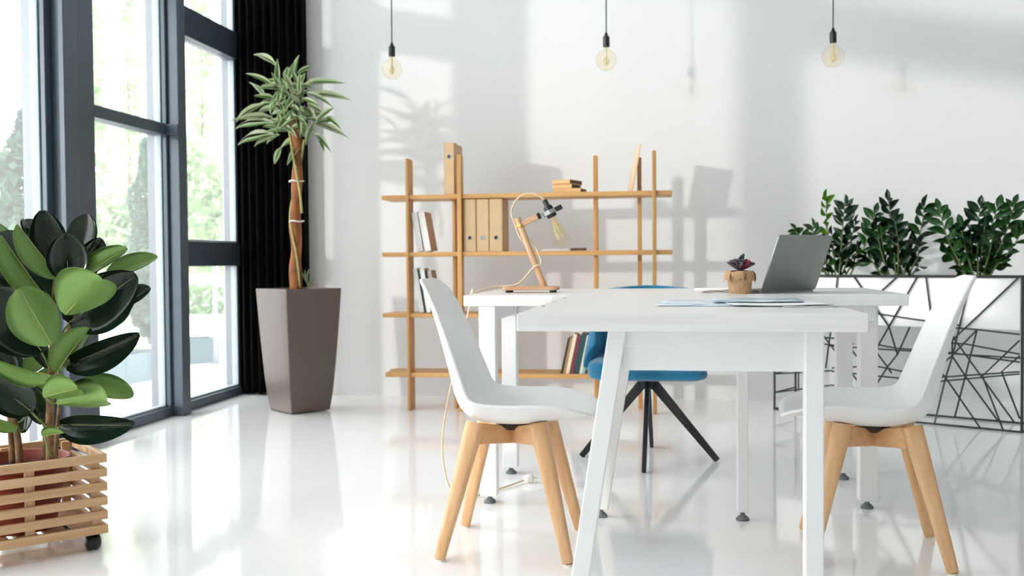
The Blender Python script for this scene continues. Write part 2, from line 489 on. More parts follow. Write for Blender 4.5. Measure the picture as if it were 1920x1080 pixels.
a = W(d1, -0.10, 3.37); b = W(d1, 0.24, 3.38)
MB().box((a[0], a[1] - 0.01, 0.64), (b[0], b[1], 0.709)).build('crossbeam', M['whitemetal'], d1, bevel=0.003)
for yy in (2.62, 2.9, 3.18):
    p = W(d1, -0.322, yy)
    MB().lathe([(0.004, 0.7495), (0.004, 0.7512)], (p[0], p[1], 0), 8).build('screw_cap', M['greyrubber'], d1)

d2 = thing('desk', 'white desk standing crosswise behind, carrying the wooden lamp', 'desk', (0.04, 3.88, 0), group='white desks')
x0, y0 = W(d2, -0.715, 3.482); x1, y1 = W(d2, 0.800, 4.275)
MB().box((x0, y0, 0.711), (x1, y1, 0.750)).build('tabletop', M['laminate_r'], d2, bevel=0.003)
for (lx, ly) in ((-0.632, 3.52), (-0.632, 4.02), (0.690, 3.60), (0.690, 4.07)):
    leg(d2, lx, ly, lx, ly, 0.060, 0.711)
for lx in (-0.632, 0.690):
    a = W(d2, lx, 3.55)
    MB().box((a[0] - 0.02, a[1], 0.655), (a[0] + 0.02, a[1] + 0.44, 0.711)).build('end_rail', M['whitemetal'], d2, bevel=0.002)
a = W(d2, -0.60, 4.04)
MB().box((a[0], a[1] - 0.015, 0.655), (a[0] + 1.26, a[1] + 0.015, 0.711)).build('long_rail', M['whitemetal'], d2, bevel=0.002)

# ------------------------------------------------------------------ white shell chairs
def smooth_list(keys, n):
    pts = crom([V(k) for k in keys], n)
    return pts
def shell_chair(name, label, loc, rotz):
    t = thing(name, label, 'chair', loc, rotz, 'white shell chairs at the desk')
    #       x      z     half-width  (centre line of the shell from the front lip to the top of the back)
    keys = [(0.266, 0.407, 0.085), (0.256, 0.414, 0.140), (0.230, 0.413, 0.182), (0.18, 0.404, 0.206), (0.11, 0.392, 0.218), (0.03, 0.384, 0.222), (-0.055, 0.387, 0.222),
            (-0.115, 0.405, 0.220), (-0.153, 0.448, 0.214), (-0.175, 0.525, 0.203), (-0.198, 0.62, 0.189), (-0.224, 0.71, 0.172), (-0.248, 0.775, 0.150), (-0.262, 0.805, 0.118), (-0.268, 0.818, 0.07)]
    rise = [0.002, 0.008, 0.026, 0.050, 0.068, 0.074, 0.074, 0.072, 0.066, 0.056, 0.043, 0.032, 0.022, 0.012, 0.004]
    cl = crom([(k[0], k[2], k[1]) for k in keys], 3)
    rz = crom([(r_, 0, 0) for r_ in rise], 3)
    NU = 14
    vs = []; fs = []
    nr = len(cl)
    for i, c in enumerate(cl):
        tg = cl[min(i + 1, nr - 1)] - cl[max(i - 1, 0)]
        tg = V((tg.x, 0, tg.z)).normalized()
        nn = V((tg.z, 0, -tg.x))                       # towards the sitter
        if nn.z < 0 and nn.x < 0: nn = -nn
        for j in range(NU + 1):
            u = -1 + 2 * j / NU
            vs.append(V((c.x, c.y * (u - 0.06 * u ** 3) / 0.94, c.z)) + nn * (rz[i].x * abs(u) ** 2.4))
    for i in range(nr - 1):
        for j in range(NU):
            a = i * (NU + 1) + j
            fs.append((a, a + 1, a + NU + 2, a + NU + 1))
    o = MB().add(vs, fs).build('shell', M['plastic'], t, smooth=True)
    so = o.modifiers.new('thick', 'SOLIDIFY'); so.thickness = 0.009; so.offset = 0
    bv = o.modifiers.new('rim', 'BEVEL'); bv.width = 0.003; bv.segments = 2; bv.limit_method = 'ANGLE'; bv.angle_limit = R(50)
    # legs, turned-in wooden braces
    for sx in (-1, 1):
        for sy in (-1, 1):
            top = V((0.094 * sx, 0.104 * sy, 0.392)); ft = V((0.188 * sx, 0.190 * sy, 0.006))
            rings = []
            ax = (top - ft).normalized()
            e1 = V((ax.z, 0, -ax.x)).normalized(); e2 = ax.cross(e1)
            for k, tt in enumerate((0, 0.25, 0.55, 0.85, 1.0)):
                c = ft.lerp(top, tt)
                w = 0.016 + 0.0125 * tt
                rings.append([c + e1 * (w * math.copysign(abs(math.cos(q)) ** 0.6, math.cos(q))) + e2 * (w * math.copysign(abs(math.sin(q)) ** 0.6, math.sin(q))) for q in [2 * math.pi * m_ / 16 + 0.2 for m_ in range(16)]])
            l = MB().loft(rings).build('leg', M['beech_z'], t, smooth=True)
            l.modifiers.new('b', 'BEVEL').limit_method = 'ANGLE'; l.modifiers['b'].width = 0.002
            MB().lathe([(0.014, 0), (0.015, 0.006)], (ft.x, ft.y, 0), 12).build('foot_glide', M['plug'], l)
            MB().bar((0.004 * sx, 0.004 * sy, 0.341), (0.086 * sx, 0.096 * sy, 0.358), 0.024, 0.050, d2=0.062).build('brace', M['beech_x'], t, bevel=0.003)
    MB().lathe([(0.03, 0.358), (0.05, 0.372), (0.05, 0.384)], (0, 0, 0), 16).build('mounting_plate', M['blackplastic'], t)
    return t
shell_chair('shell_chair', 'white shell chair by the desk lamp side, back towards the windows', (-0.467, 3.0, 0), R(0))
shell_chair('shell_chair', 'white shell chair with its back towards the wire planter', (0.604, 3.067, 0), R(175))

# ------------------------------------------------------------------ blue chair
bc = thing('swivel_chair', 'blue upholstered chair with black four-star base behind the desks', 'chair', (-0.08, 4.375, 0))
# seat cushion
def rounded_rect(hx, hy, r, z, n=5, cx=0, cy=0):
    pts = []
    for (sx, sy, a0) in ((1, -1, -90), (1, 1, 0), (-1, 1, 90), (-1, -1, 180)):
        for k in range(n + 1):
            a = R(a0 + 90 * k / n)
            pts.append(V((cx + sx * (hx - r) + r * math.cos(a), cy + sy * (hy - r) + r * math.sin(a), z)))
    return pts
rings = [rounded_rect(0.215, 0.20, 0.05, 0.366), rounded_rect(0.243, 0.222, 0.06, 0.376), rounded_rect(0.250, 0.228, 0.06, 0.392), rounded_rect(0.247, 0.226, 0.06, 0.402)]
MB().loft(rings).build('seat_base', M['blue'], bc, smooth=True, bevel=0.004)
rings = [rounded_rect(0.243, 0.222, 0.06, 0.400, cy=-0.004), rounded_rect(0.249, 0.228, 0.06, 0.410, cy=-0.004), rounded_rect(0.247, 0.226, 0.06, 0.432, cy=-0.004), rounded_rect(0.22, 0.20, 0.06, 0.446, cy=-0.004), rounded_rect(0.12, 0.11, 0.05, 0.452, cy=-0.004)]
MB().loft(rings).build('seat_cushion', M['blue'], bc, smooth=True)
# wrap-round back
vs = []; fs = []
NA, NZ = 40, 10
for iz in range(NZ + 1):
    t_ = iz / NZ
    for ia in range(NA + 1):
        u = -1 + 2 * ia / NA
        ang = u * R(96)
        top = 0.754 - 0.045 * u ** 2 - 0.21 * max(0, abs(u) - 0.55) ** 2 / 0.2
        z = 0.40 + (top - 0.40) * t_
        rx = 0.262 - 0.050 * t_ ** 2; ry = 0.262 + 0.02 * t_
        x = rx * math.sin(ang); y = ry * math.cos(ang) * 1.0 + 0.0
        groove = 0.004 * abs(math.sin(ia * math.pi / 2)) * (0.2 + 0.8 * t_)
        vs.append((x, y + groove, z))
for iz in range(NZ):
    for ia in range(NA):
        a = iz * (NA + 1) + ia
        fs.append((a, a + 1, a + NA + 2, a + NA + 1))
o = MB().add(vs, fs).build('backrest', M['blue'], bc, smooth=True)
so = o.modifiers.new('thick', 'SOLIDIFY'); so.thickness = 0.042; so.offset = 0
bv = o.modifiers.new('rim', 'BEVEL'); bv.width = 0.014; bv.segments = 3; bv.limit_method = 'ANGLE'; bv.angle_limit = R(50)
MB().lathe([(0.034, 0.312), (0.036, 0.335), (0.045, 0.352), (0.07, 0.362), (0.07, 0.368)], (0, 0, 0), 20).build('hub', M['blackmetal'], bc, smooth=True)
for (fx, fy) in ((-0.294, 0.013), (0.296, -0.015), (-0.013, -0.290), (0.011, 0.289)):
    dd = V((fx, fy, 0)).normalized()
    MB().bar(dd * 0.02 + V((0, 0, 0.338)), V((fx, fy, 0.004)), 0.020, 0.044, w2=0.018, d2=0.026).build('leg', M['blackmetal'], bc, bevel=0.003)

# ------------------------------------------------------------------ bookshelf
sh = thing('bookshelf', 'open honey oak shelf unit with four boards against the white wall', 'bookshelf', (-0.8, 5.78, 0))
BY0, BY1 = 5.665, 5.915
BZ = [(0.195, 0.222), (0.545, 0.570), (0.902, 0.928), (1.236, 1.262)]
for i, (za, zb) in enumerate(BZ):
    MB().box((-1.648 + 0.012 * (i == 0), BY0, za), (0.036, BY1, zb)).build('shelf_board', M['oak_x'], sh, bevel=0.003, world=True)
    MB().box((-1.662, BY1 - 0.06, za + 0.004), (-1.640, BY1 + 0.004, zb - 0.004)).build('end_cleat', M['oak_x'], sh, bevel=0.002, world=True)
POSTS = [(-1.492, 0.016, 5.655, 5.775, 1.475), (-1.238, 0.018, 5.770, 5.925, 1.262), (-1.180, 0.026, 5.650, 5.715, 1.488), (-0.400, 0.025, 5.745, 5.800, 1.474), (-0.152, 0.024, 5.865, 5.928, 1.470), (-0.064, 0.022, 5.648, 5.700, 1.484)]
for (x, w, ya, yb, zt) in POSTS:
    MB().box((x - w / 2, ya, 0), (x + w / 2, yb, zt)).build('post', M['oak_z'], sh, bevel=0.003, world=True)
MB().box((-0.235, 5.70, 1.232), (-0.205, 5.72, 1.236)).build('bracket', M['steel'], sh, world=True)

# books and binders
def colmat(nm, c): return mat(nm, lin(*c), 0.6, var=0.08, vscale=20, bump=0.03, bscale=150)
BM = {k: colmat('cover_' + k, c) for k, c in dict(white=(240, 240, 238), pinkish=(206, 178, 158), green=(38, 62, 58), grey=(170, 160, 150), brown=(150, 118, 100), black=(34, 34, 36), tan=(170, 128, 92), cream=(226, 212, 186), maroon=(112, 46, 62), teal=(24, 70, 76), lightblue=(120, 170, 190), kraftbook=(216, 172, 116), darkbrown=(88, 66, 52)).items()}
def book(label, loc, th, dep, h, col, lean=0.0, yaw=0.0, group=None, pages_dir=0, col2=None, spine=None):
    """Upright book, spine to the camera; origin at the pivot corner on the board. lean > 0 tips it towards +x."""
    t = thing('book', label, 'book', loc, 0, group)
    t.rotation_euler = (0, lean, yaw)
    c = 0.0025
    m = MB().box((0, 0, 0), (c, dep, h)).box((th - c, 0, 0), (th, dep, h)).box((c, 0, 0), (th - c, 0.003, h), 1)
    m.build('cover', [BM[col], BM[spine or col]], t)
    MB().box((c, 0.003, 0.003), (th - c, dep - 0.004, h - 0.003)).build('pages', M['pages'], t)
    return t
def shelf_pt(x, z, y=5.69): return at_y(x, 0, y).x
G1 = 'pale books on the second board'
for i, (xb, th, lab, col, sp, dep) in enumerate([(778, 0.034, 'white book leaning on the outer post, second board from the top', 'white', 'white', 0.12), (791, 0.040, 'white-spined book with pinkish cover beside binders, leaning', 'pinkish', 'white', 0.17)]):
    x = at_y(xb, 474, 5.70).x + 0.017
    book(lab, (x, 5.70, 0.930), th, dep, 0.232, col, lean=-R(9 + i), group=G1, spine=sp)
G2 = 'books on the third board'
for i, (xb, th, lab, col, h) in enumerate([(779, 0.026, 'white book leaning on the outer post, third board', 'white', 0.262), (788, 0.010, 'thin dark green book between two white ones', 'green', 0.255), (792, 0.026, 'white book next to the thin green one', 'white', 0.262), (802, 0.010, 'thin black book beside the grey-brown book, third board', 'black', 0.25), (806, 0.022, 'grey-brown book at the end of the third board row', 'grey', 0.25)]):
    x = at_y(xb, 586, 5.70).x + 0.026
    book(lab, (x, 5.70, 0.572), th, 0.12, h, col, lean=-R(9), group=G2)
G3 = 'dark books on the bottom board'
xx = at_y(1057, 700, 5.69).x - 0.018
for i, (th, lab, col, h) in enumerate([(0.012, 'black book, outermost of the leaning bottom row', 'black', 0.205), (0.014, 'tan book second in the leaning bottom row', 'tan', 0.212), (0.020, 'cream-spined book between tan and maroon ones', 'cream', 0.232), (0.024, 'maroon book on the bottom board', 'maroon', 0.222), (0.030, 'dark teal book next to the maroon one', 'teal', 0.24), (0.016, 'cream book beside the blue chair back', 'cream', 0.225), (0.014, 'light blue book beside the post on the bottom board', 'lightblue', 0.225)]):
    book(lab, (xx, 5.69, 0.2235), th, 0.16, h, col, lean=R(12), group=G3)
    xx += th / math.cos(R(12)) + 0.001
def binder(label, x, z, w, h, ring_z, group, ring_mat):
    t = thing('binder', label, 'binder', (x, 5.675, z), 0, group)
    c = 0.003; dep = 0.235
    MB().box((0, 0, 0), (c, dep, h)).box((w - c, 0, 0), (w, dep, h)).box((c, 0, 0), (w - c, c, h)).build('cover', M['kraft'], t, bevel=0.0015)
    MB().box((0.006, 0.02, 0.006), (w - 0.010, dep - 0.01, h - 0.010)).build('paper_block', M['pages'], t)
    g = MB()
    for q in (0,): g.tube([(w / 2 + 0.0115 * math.cos(k * math.pi / 10), -0.001, ring_z + 0.0115 * math.sin(k * math.pi / 10)) for k in range(21)], 0.0022, 6, cap=False)
    g.build('finger_ring', M['steel'], t, smooth=True)
    g = MB(); g.tube([(w / 2, -0.0008, ring_z), (w / 2, 0.001, ring_z)], 0.0105, 16); g.build('finger_hole', ring_mat, t)
    return t
GB = 'kraft binders on the shelf'
binder('kraft binder standing alone on top of the shelf', at_y(833, 362, 5.675).x, 1.2625, 0.060, 0.300, 0.218, GB, M['blackplastic'])
xb = -1.160
binder('kraft binder tight against the shelf post, first of three', xb, 0.9285, 0.072, 0.303, 0.080, GB, M['blackplastic'])
binder('kraft binder with a pale finger hole between two others', xb + 0.0765, 0.9285, 0.072, 0.303, 0.080, GB, M['steel'])
binder('kraft binder nearest the lamp cord, last of three', xb + 0.152, 0.9285, 0.076, 0.303, 0.080, GB, M['blackplastic'])
# flat stack on the top board
def flat_book(label, cx, cy, z, wx, wy, th, yaw, cover, group=None, name='book', edge=None):
    t = thing(name, label, 'book', (cx, cy, z), yaw, group)
    c = 0.0025
    MB().box((-wx / 2, -wy / 2, 0), (wx / 2, wy / 2, c)).box((-wx / 2, -wy / 2, th - c), (wx / 2, wy / 2, th)).box((-wx / 2, -wy / 2, c), (wx / 2, -wy / 2 + 0.003, th - c)).build('cover', cover, t, bevel=0.001)
    MB().box((-wx / 2 + 0.004, -wy / 2 + 0.003, c), (wx / 2 - 0.004, wy / 2 - 0.004, th - c)).build('pages', edge or M['pages'], t)
    return t
GS = 'kraft books stacked flat on the top board'
flat_book('flat kraft book at the bottom of the stack on the shelf', -0.545, 5.765, 1.2625, 0.160, 0.16, 0.022, R(-9), BM['kraftbook'], GS, edge=BM['darkbrown'])
flat_book('flat kraft book in the middle of the stack on the shelf', -0.566, 5.772, 1.2850, 0.120, 0.15, 0.026, R(-17), BM['kraftbook'], GS, edge=BM['black'])
flat_book('flat kraft book on top of the stack on the shelf', -0.562, 5.775, 1.3115, 0.112, 0.17, 0.024, R(-21), BM['kraftbook'], GS, edge=BM['darkbrown'])
# loose papers and dark notebook on the second board
pt = thing('paper_stack', 'white loose papers lying on the second shelf board behind the bulb', 'papers', (at_y(1043, 470, 5.76).x, 5.76, 0.9285), R(4))
for k in range(3): MB().box((-0.085 + 0.004 * k, -0.07, 0.003 * k), (0.075 - 0.003 * k, 0.07, 0.003 * k + 0.0026)).build('sheet', M['paper'], pt)
flat_book('thin dark brown notebook lying beside white papers', at_y(1086, 470, 5.77).x - 0.002, 5.77, 0.9285, 0.080, 0.13, 0.015, R(-3), BM['darkbrown'], None, 'notebook', edge=BM['black'])
# pale board leaning on a post above the shelf
b0 = at_y(1184, 357, 5.69); b1 = at_y(1176.5, 357, 5.90)
wb = thing('picture_board', 'pale beige picture board leaning against the post on top of the shelf', 'picture', (b0.x, 5.69, 1.2628))
ex = V((b1.x - b0.x, 0.20, 0)).normalized() * 0.215
ln = V((0.050, 0, 0.262))
mb = MB()
nrm = ex.cross(ln).normalized() * 0.007
mb.add([V((0, 0, 0)), ex, ex + ln, ln, nrm, ex + nrm, ex + ln + nrm, ln + nrm], [(0, 1, 2, 3), (7, 6, 5, 4), (0, 4, 5, 1), (1, 5, 6, 2), (2, 6, 7, 3), (3, 7, 4, 0)])
mb.build('panel', M['board'], wb, bevel=0.001)
mb = MB()
for (p, q) in ((V((0, 0, 0)), ex), (ln, ln + ex), (V((0, 0, 0)), ln), (ex, ex + ln)):
    mb.bar(p * 0.96 + (ex + ln) * 0.02 + nrm * 0.5, q * 0.96 + (ex + ln) * 0.02 + nrm * 0.5, 0.008, 0.010)
mb.build('frame', M['board'], wb)

# ------------------------------------------------------------------ desk lamp
LY = 3.80
def L(x, y, dy=0.0): return at_y(x, y, LY + dy)
lo = V((-0.49, LY, 0.750))
dl = thing('desk_lamp', 'wooden desk lamp with bare amber bulb and looping beige cord', 'lamp', lo)
bb = MB()
rg = lambda z, g: rounded_rect(0.108 - g, 0.055 - g, 0.022 - g, z, 4)
c0 = L(996, 545) - lo
bb.loft([[p + V((c0.x, 0, 0)) for p in rg(z, g)] for z, g in ((0.009, 0.004), (0.011, 0.001), (0.021, 0.001), (0.024, 0.004))])
bb.build('base', M['lampwood_x'], dl, smooth=False, bevel=0.0015)
for sx in (-0.085, 0.085):
    for sy in (-0.036, 0.036):
        MB().lathe([(0.010, 0), (0.010, 0.0092)], (c0.x + sx, sy, 0), 10).build('rubber_foot', M['blackplastic'], dl)
P0 = L(1021, 541); P1 = L(970, 409)
P0.z = 0.770
MB().tube([P0, P1], 0.0125, 16).build('pole', M['lampwood'], dl, smooth=True, world=True, bevel=0.001)
A0 = L(979, 421); A1 = L(1008, 406); A2 = L(1032, 396)
MB().bar(A0, A1, 0.016, 0.020).build('arm', M['lampwood_x'], dl, world=True, bevel=0.0015)
MB().bar(A1, A1 + (A2 - A1) * 0.22, 0.018, 0.024).build('arm_clip', M['blackplastic'], dl, world=True, bevel=0.001)
MB().bar(A1 + (A2 - A1) * 0.2, A2, 0.006, 0.016).build('arm_plate', M['steel'], dl, world=True, bevel=0.001)
# socket, ring, bulb along an axis
S0 = L(1021, 376); S1 = L(1035, 405); S2 = L(1057, 458)
ax = (S1 - S0).normalized()
def along(prof, origin, axis, n=20):
    q = V((0, 0, 1)).rotation_difference(axis).to_matrix()
    m = MB()
    rings = [[origin + q @ V((r * math.cos(2 * math.pi * k / n), r * math.sin(2 * math.pi * k / n), z)) for k in range(n)] for r, z in prof]
    m.loft(rings); return m
sk = along([(0.006, -0.004), (0.010, 0), (0.011, 0.022), (0.017, 0.026), (0.019, 0.045), (0.019, 0.070)], S0, ax).build('socket', M['blackplastic'], dl, smooth=True, world=True, bevel=0.001)
RC = S0 + ax * 0.050
rx_ = V((ax.z, 0, -ax.x)); 
if rx_.x < 0: rx_ = -rx_
along([(0.022, -0.008), (0.029, -0.008), (0.029, 0.008), (0.022, 0.008), (0.022, -0.008)], RC, ax).build('clamp_ring', M['steel'], dl, smooth=False, world=True)
MB().bar(RC + rx_ * 0.024, RC + rx_ * 0.050, 0.020, 0.018).build('switch_knob', M['blackplastic'], dl, world=True, bevel=0.002)
bax = (S2 - S1).normalized()
BO = S0 + ax * 0.068
bl = along([(0.012, 0), (0.0135, 0.006), (0.017, 0.028), (0.024, 0.058), (0.030, 0.085), (0.031, 0.098), (0.028, 0.110), (0.019, 0.120), (0.008, 0.1245), (0.001, 0.125)], BO, bax, 24).build('bulb', M['bulb'], dl, smooth=True, world=True)
fm = MB()
q_ = V((0, 0, 1)).rotation_difference(bax).to_matrix()
for k in range(6):
    a = k * math.pi / 3
    fm.tube([BO + q_ @ V((0.006 * math.cos(a), 0.006 * math.sin(a), 0.022)), BO + q_ @ V((0.013 * math.cos(a + .3), 0.013 * math.sin(a + .3), 0.055)), BO + q_ @ V((0.015 * math.cos(a), 0.015 * math.sin(a), 0.092))], 0.0011, 5)
fm.tube([BO, BO + bax * 0.05], 0.003, 6)
fm.build('filament', M['filament'], dl, world=True)
MB().bar(P1 + (P0 - P1) * 0.12 + V((-0.014, -0.004, 0)), P1 + (P0 - P1) * 0.12 + V((0.006, -0.014, 0.004)), 0.010, 0.010).build('cord_clip', M['brass'], dl, world=True, bevel=0.001)
cp = [S0 + V((0, 0, 0.0)), L(1012, 368), L(996, 363), L(977, 367), L(963, 383), L(959, 401), L(966, 420), L(971, 437), L(979, 451), L(986, 455, 0.02), L(994, 450, 0.025), L(1004, 464, 0.0), L(1013, 484, -0.012), L(1014, 495, -0.018), L(1006, 498, -0.026), L(1000, 502, -0.022), L(989, 515, 0.0), L(975, 530, 0.0), L(958, 536, 0.0)]
z1 = 0.778
cpw = [V(p) for p in cp] + [at_y(930, 537, 3.80), at_y(905, 543, 3.76), at_y(884, 552, 3.72), V((-0.722, 3.70, 0.765)), V((-0.735, 3.695, 0.70)), V((-0.765, 3.66, 0.55)), V((-0.80, 3.60, 0.36)), V((-0.815, 3.56, 0.20)), V((-0.79, 3.54, 0.06)), V((-0.74, 3.545, 0.010)), V((-0.68, 3.62, 0.006)), V((-0.61, 3.75, 0.006)), V((-0.555, 3.84, 0.012))]
MB().tube(crom(cpw, 7), 0.0036, 7).build('cord', M['cord'], dl, smooth=True, world=True)
pg = MB()
pd = V((0.055, 0.03, 0)).normalized()
PP = V((-0.555, 3.84, 0.018))
pg.tube([PP, PP + pd * 0.012, PP + pd * 0.03, PP + pd * 0.038], [0.006, 0.014, 0.017, 0.016], 10)
for s in (-0.009, 0.009):
    pp = PP + pd * 0.036 + V((-pd.y, pd.x, 0)) * s
    pg.tube([pp, pp + pd * 0.02], 0.0022, 6)
pg.build('plug', M['plug'], dl, smooth=True, world=True)

# ------------------------------------------------------------------ laptop
lt = thing('laptop', 'open silver laptop seen from behind its lid on the desks', 'laptop', (0.331, 3.592, 0.7505), 0.819)
LW, LL = 0.315, 0.211
rings = [rounded_rect(LW / 2, 0.104, 0.012, z, 4, LW / 2, 0.107) for z in (0.0, 0.002, 0.009, 0.0095)]
MB().loft(rings).build('base', M['alu'], lt, bevel=0.001)
MB().box((0.02, 0.03, 0.0095), (LW - 0.02, 0.115, 0.0108)).build('keyboard', M['keys'], lt)
MB().box((0.10, 0.135, 0.0095), (0.20, 0.20, 0.0100)).build('touchpad', M['alu'], lt)
lean = 1.206
u = V((0, -math.cos(lean), math.sin(lean))); nn = V((0, math.sin(lean), math.cos(lean)))
def lid_ring(off, g=0.0):
    return [V((p.x, 0, 0.0065)) + u * (p.y) + nn * off for p in rounded_rect(LW / 2 - g, LL / 2 - g, 0.012 - g, 0, 4, LW / 2, LL / 2)]
ld = MB().loft([lid_ring(-0.0025, 0.0015), lid_ring(-0.0015), lid_ring(0.0025)]).build('lid', M['alu'], lt, smooth=False)
MB().loft([[V((p.x, 0, 0.0065)) + u * p.y + nn * o_ for p in rounded_rect(LW / 2 - 0.006, LL / 2 - 0.007, 0.006, 0, 3, LW / 2, LL / 2)] for o_ in (0.0025, 0.0030)]).build('screen', M['screen'], ld)
MB().tube([(0.03, 0.003, 0.009), (LW - 0.03, 0.003, 0.009)], 0.004, 8).build('hinge', M['blackplastic'], lt, smooth=True)

# ------------------------------------------------------------------ succulent in a kraft paper wrap
sc = thing('potted_succulent', 'small purple succulent in a crumpled kraft paper wrapped pot', 'plant', (0.257, 3.585, 0.7502))
rnd = random.Random(3)
rings = []
for z, r in ((0.0, 0.036), (0.012, 0.038), (0.030, 0.040), (0.048, 0.043), (0.064, 0.047), (0.078, 0.049)):
    rings.append([V((r * (1 + rnd.uniform(-.06, .06)) * math.cos(2 * math.pi * k / 18), r * (1 + rnd.uniform(-.06, .06)) * math.sin(2 * math.pi * k / 18), z + (rnd.uniform(-.003, .003) if z > 0.005 else 0))) for k in range(18)])
rings.append([p * 0.86 + V((0, 0, 0.010)) for p in rings[-1]])
MB().loft(rings).build('paper_wrap', M['kraft2'], sc)
for (a0, wd, out, dn) in ((200, 52, 0.012, 0.036), (262, 34, 0.006, 0.030), (312, 40, 0.010, 0.040), (20, 44, 0.010, 0.034), (95, 50, 0.008, 0.03), (150, 36, 0.010, 0.026)):
    fl = []
    for k in range(4):
        a = R(a0 + wd * (k / 3 - 0.5))
        for q, (rr, zz_) in enumerate(((0.0470, 0.080), (0.0495 + out * 0.5, 0.080 - dn * 0.35), (0.0485 + out * 0.8, 0.080 - dn * (0.8 + 0.3 * (k % 2))))):
            fl.append(V(((rr + rnd.uniform(-.0012, .0012)) * math.cos(a), (rr + rnd.uniform(-.0012, .0012)) * math.sin(a), zz_)))
    o = MB().add(fl, [(3 * k + q, 3 * k + 3 + q, 3 * k + 4 + q, 3 * k + 1 + q) for k in range(3) for q in range(2)]).build('paper_flap', M['kraft2'], sc)
    o.modifiers.new('t', 'SOLIDIFY').thickness = 0.0012
MB().lathe([(0.038, 0.070), (0.036, 0.080), (0.01, 0.083)], (0, 0, 0), 14).build('soil', M['soil'], sc)

# unit leaf: runs along +x from 0 to 1, half width 0.5 along y, upper side +z
def leaf_mesh(name, mats, shape, droop=0.10, fold=0.10, nx=10, ny=4, wave=0.0, uv=False, thick=0.004):
    top = []; fs = []; mi = []; uvs = []
    for i in range(nx + 1):
        x = i / nx
        w = shape(x)
        for j in range(ny + 1):
            u_ = -1 + 2 * j / ny
            z = -droop * x * x + fold * abs(u_) ** 1.3 * w + wave * math.sin(x * 9 + u_ * 2)
            top.append((x, 0.5 * w * u_, z)); uvs.append((j / ny, x))
    n0 = len(top)
    vs = top + [(a, b, c - thick) for a, b, c in top]
    for i in range(nx):
        for j in range(ny):
            a = i * (ny + 1) + j
            fs.append((a, a + ny + 1, a + ny + 2, a + 1)); mi.append(0)
            fs.append((a + n0, a + 1 + n0, a + ny + 2 + n0, a + ny + 1 + n0)); mi.append(1 if len(mats) > 1 else 0)
    def edge(a, b): fs.append((a, b, b + n0, a + n0)); mi.append(1 if len(mats) > 1 else 0)
    for i in range(nx):
        edge(i * (ny + 1), (i + 1) * (ny + 1)); edge((i + 1) * (ny + 1) + ny, i * (ny + 1) + ny)
    me = bpy.data.meshes.new(name)
    me.from_pydata(vs, [], fs)
    for m_ in mats: me.materials.append(m_)
    me.polygons.foreach_set('material_index', mi)
    me.polygons.foreach_set('use_smooth', [True] * len(me.polygons))
    if uv:
        l = me.uv_layers.new(name='UVMap')
        for lp in me.loops: l.data[lp.index].uv = uvs[lp.vertex_index % n0]
    # make the faces look outwards
    nz = sum(me.polygons[k].normal.z for k in range(0, 2 * nx * ny, 2))
    if nz < 0: me.flip_normals()
    me.update()
    return me
ellip = lambda x: max(0.03, math.sin(math.pi * min(1, (0.02 + x * 0.97)) ** 0.95) ** 0.55)
pointed = lambda x: max(0.02, math.sin(math.pi * (0.04 + 0.95 * x)) ** 0.9 * (1.0 if x < 0.8 else 1 - (x - 0.8) * 0.9))
strap = lambda x: max(0.02, min(1, 0.35 + 2.6 * x) * (1 - max(0, (x - 0.45) / 0.56) ** 1.7))
def frame_from(base, tip, nrm, width, hgt=None):
    x = tip - base
    ln_ = x.length
    y = nrm.cross(x).normalized()
    z = x.cross(y).normalized()
    m = Matrix((x, y * width, z * (hgt or ln_))).transposed().to_4x4()
    m.translation = base
    return m
def put(mesh, name, parent, base, tip, nrm, width):
    o = bpy.data.objects.new(name, mesh)
    COL.objects.link(o)
    o.parent = parent
    m = frame_from(base, tip, nrm, width)
    pm = Matrix.Translation(-parent_loc(parent))
    o.matrix_basis = pm @ m
    return o
def parent_loc(p):
    s = V((0, 0, 0))
    while p: s += p.location; p = p.parent
    return s
sm = [leaf_mesh('succulent_leaf', [M[k]], pointed, -0.15, 0.3, 6, 4, thick=0.08) for k in ('succ', 'succ_g', 'succ_p')]
sb = V(sc.location) + V((0, 0, 0.084))
for k in range(22):
    a = k * 2.39996; el = R(16 + 62 * (k / 22) ** 1.2)
    d = V((math.cos(a) * math.cos(el), math.sin(a) * math.cos(el), math.sin(el)))
    ln_ = 0.056 - 0.018 * (k / 22)
    nz = V((-math.cos(a) * math.sin(el), -math.sin(a) * math.sin(el), math.cos(el)))
    put(sm[2 if k in (5, 13) else 1 if k == 10 else 0], 'leaf', sc, sb + d * 0.002, sb + d * ln_, nz, 0.019)
d = V((0.35, 0.1, 0.93)).normalized()
put(sm[1], 'leaf', sc, sb, sb + d * 0.058, V((-0.9, 0, 0.4)), 0.014)

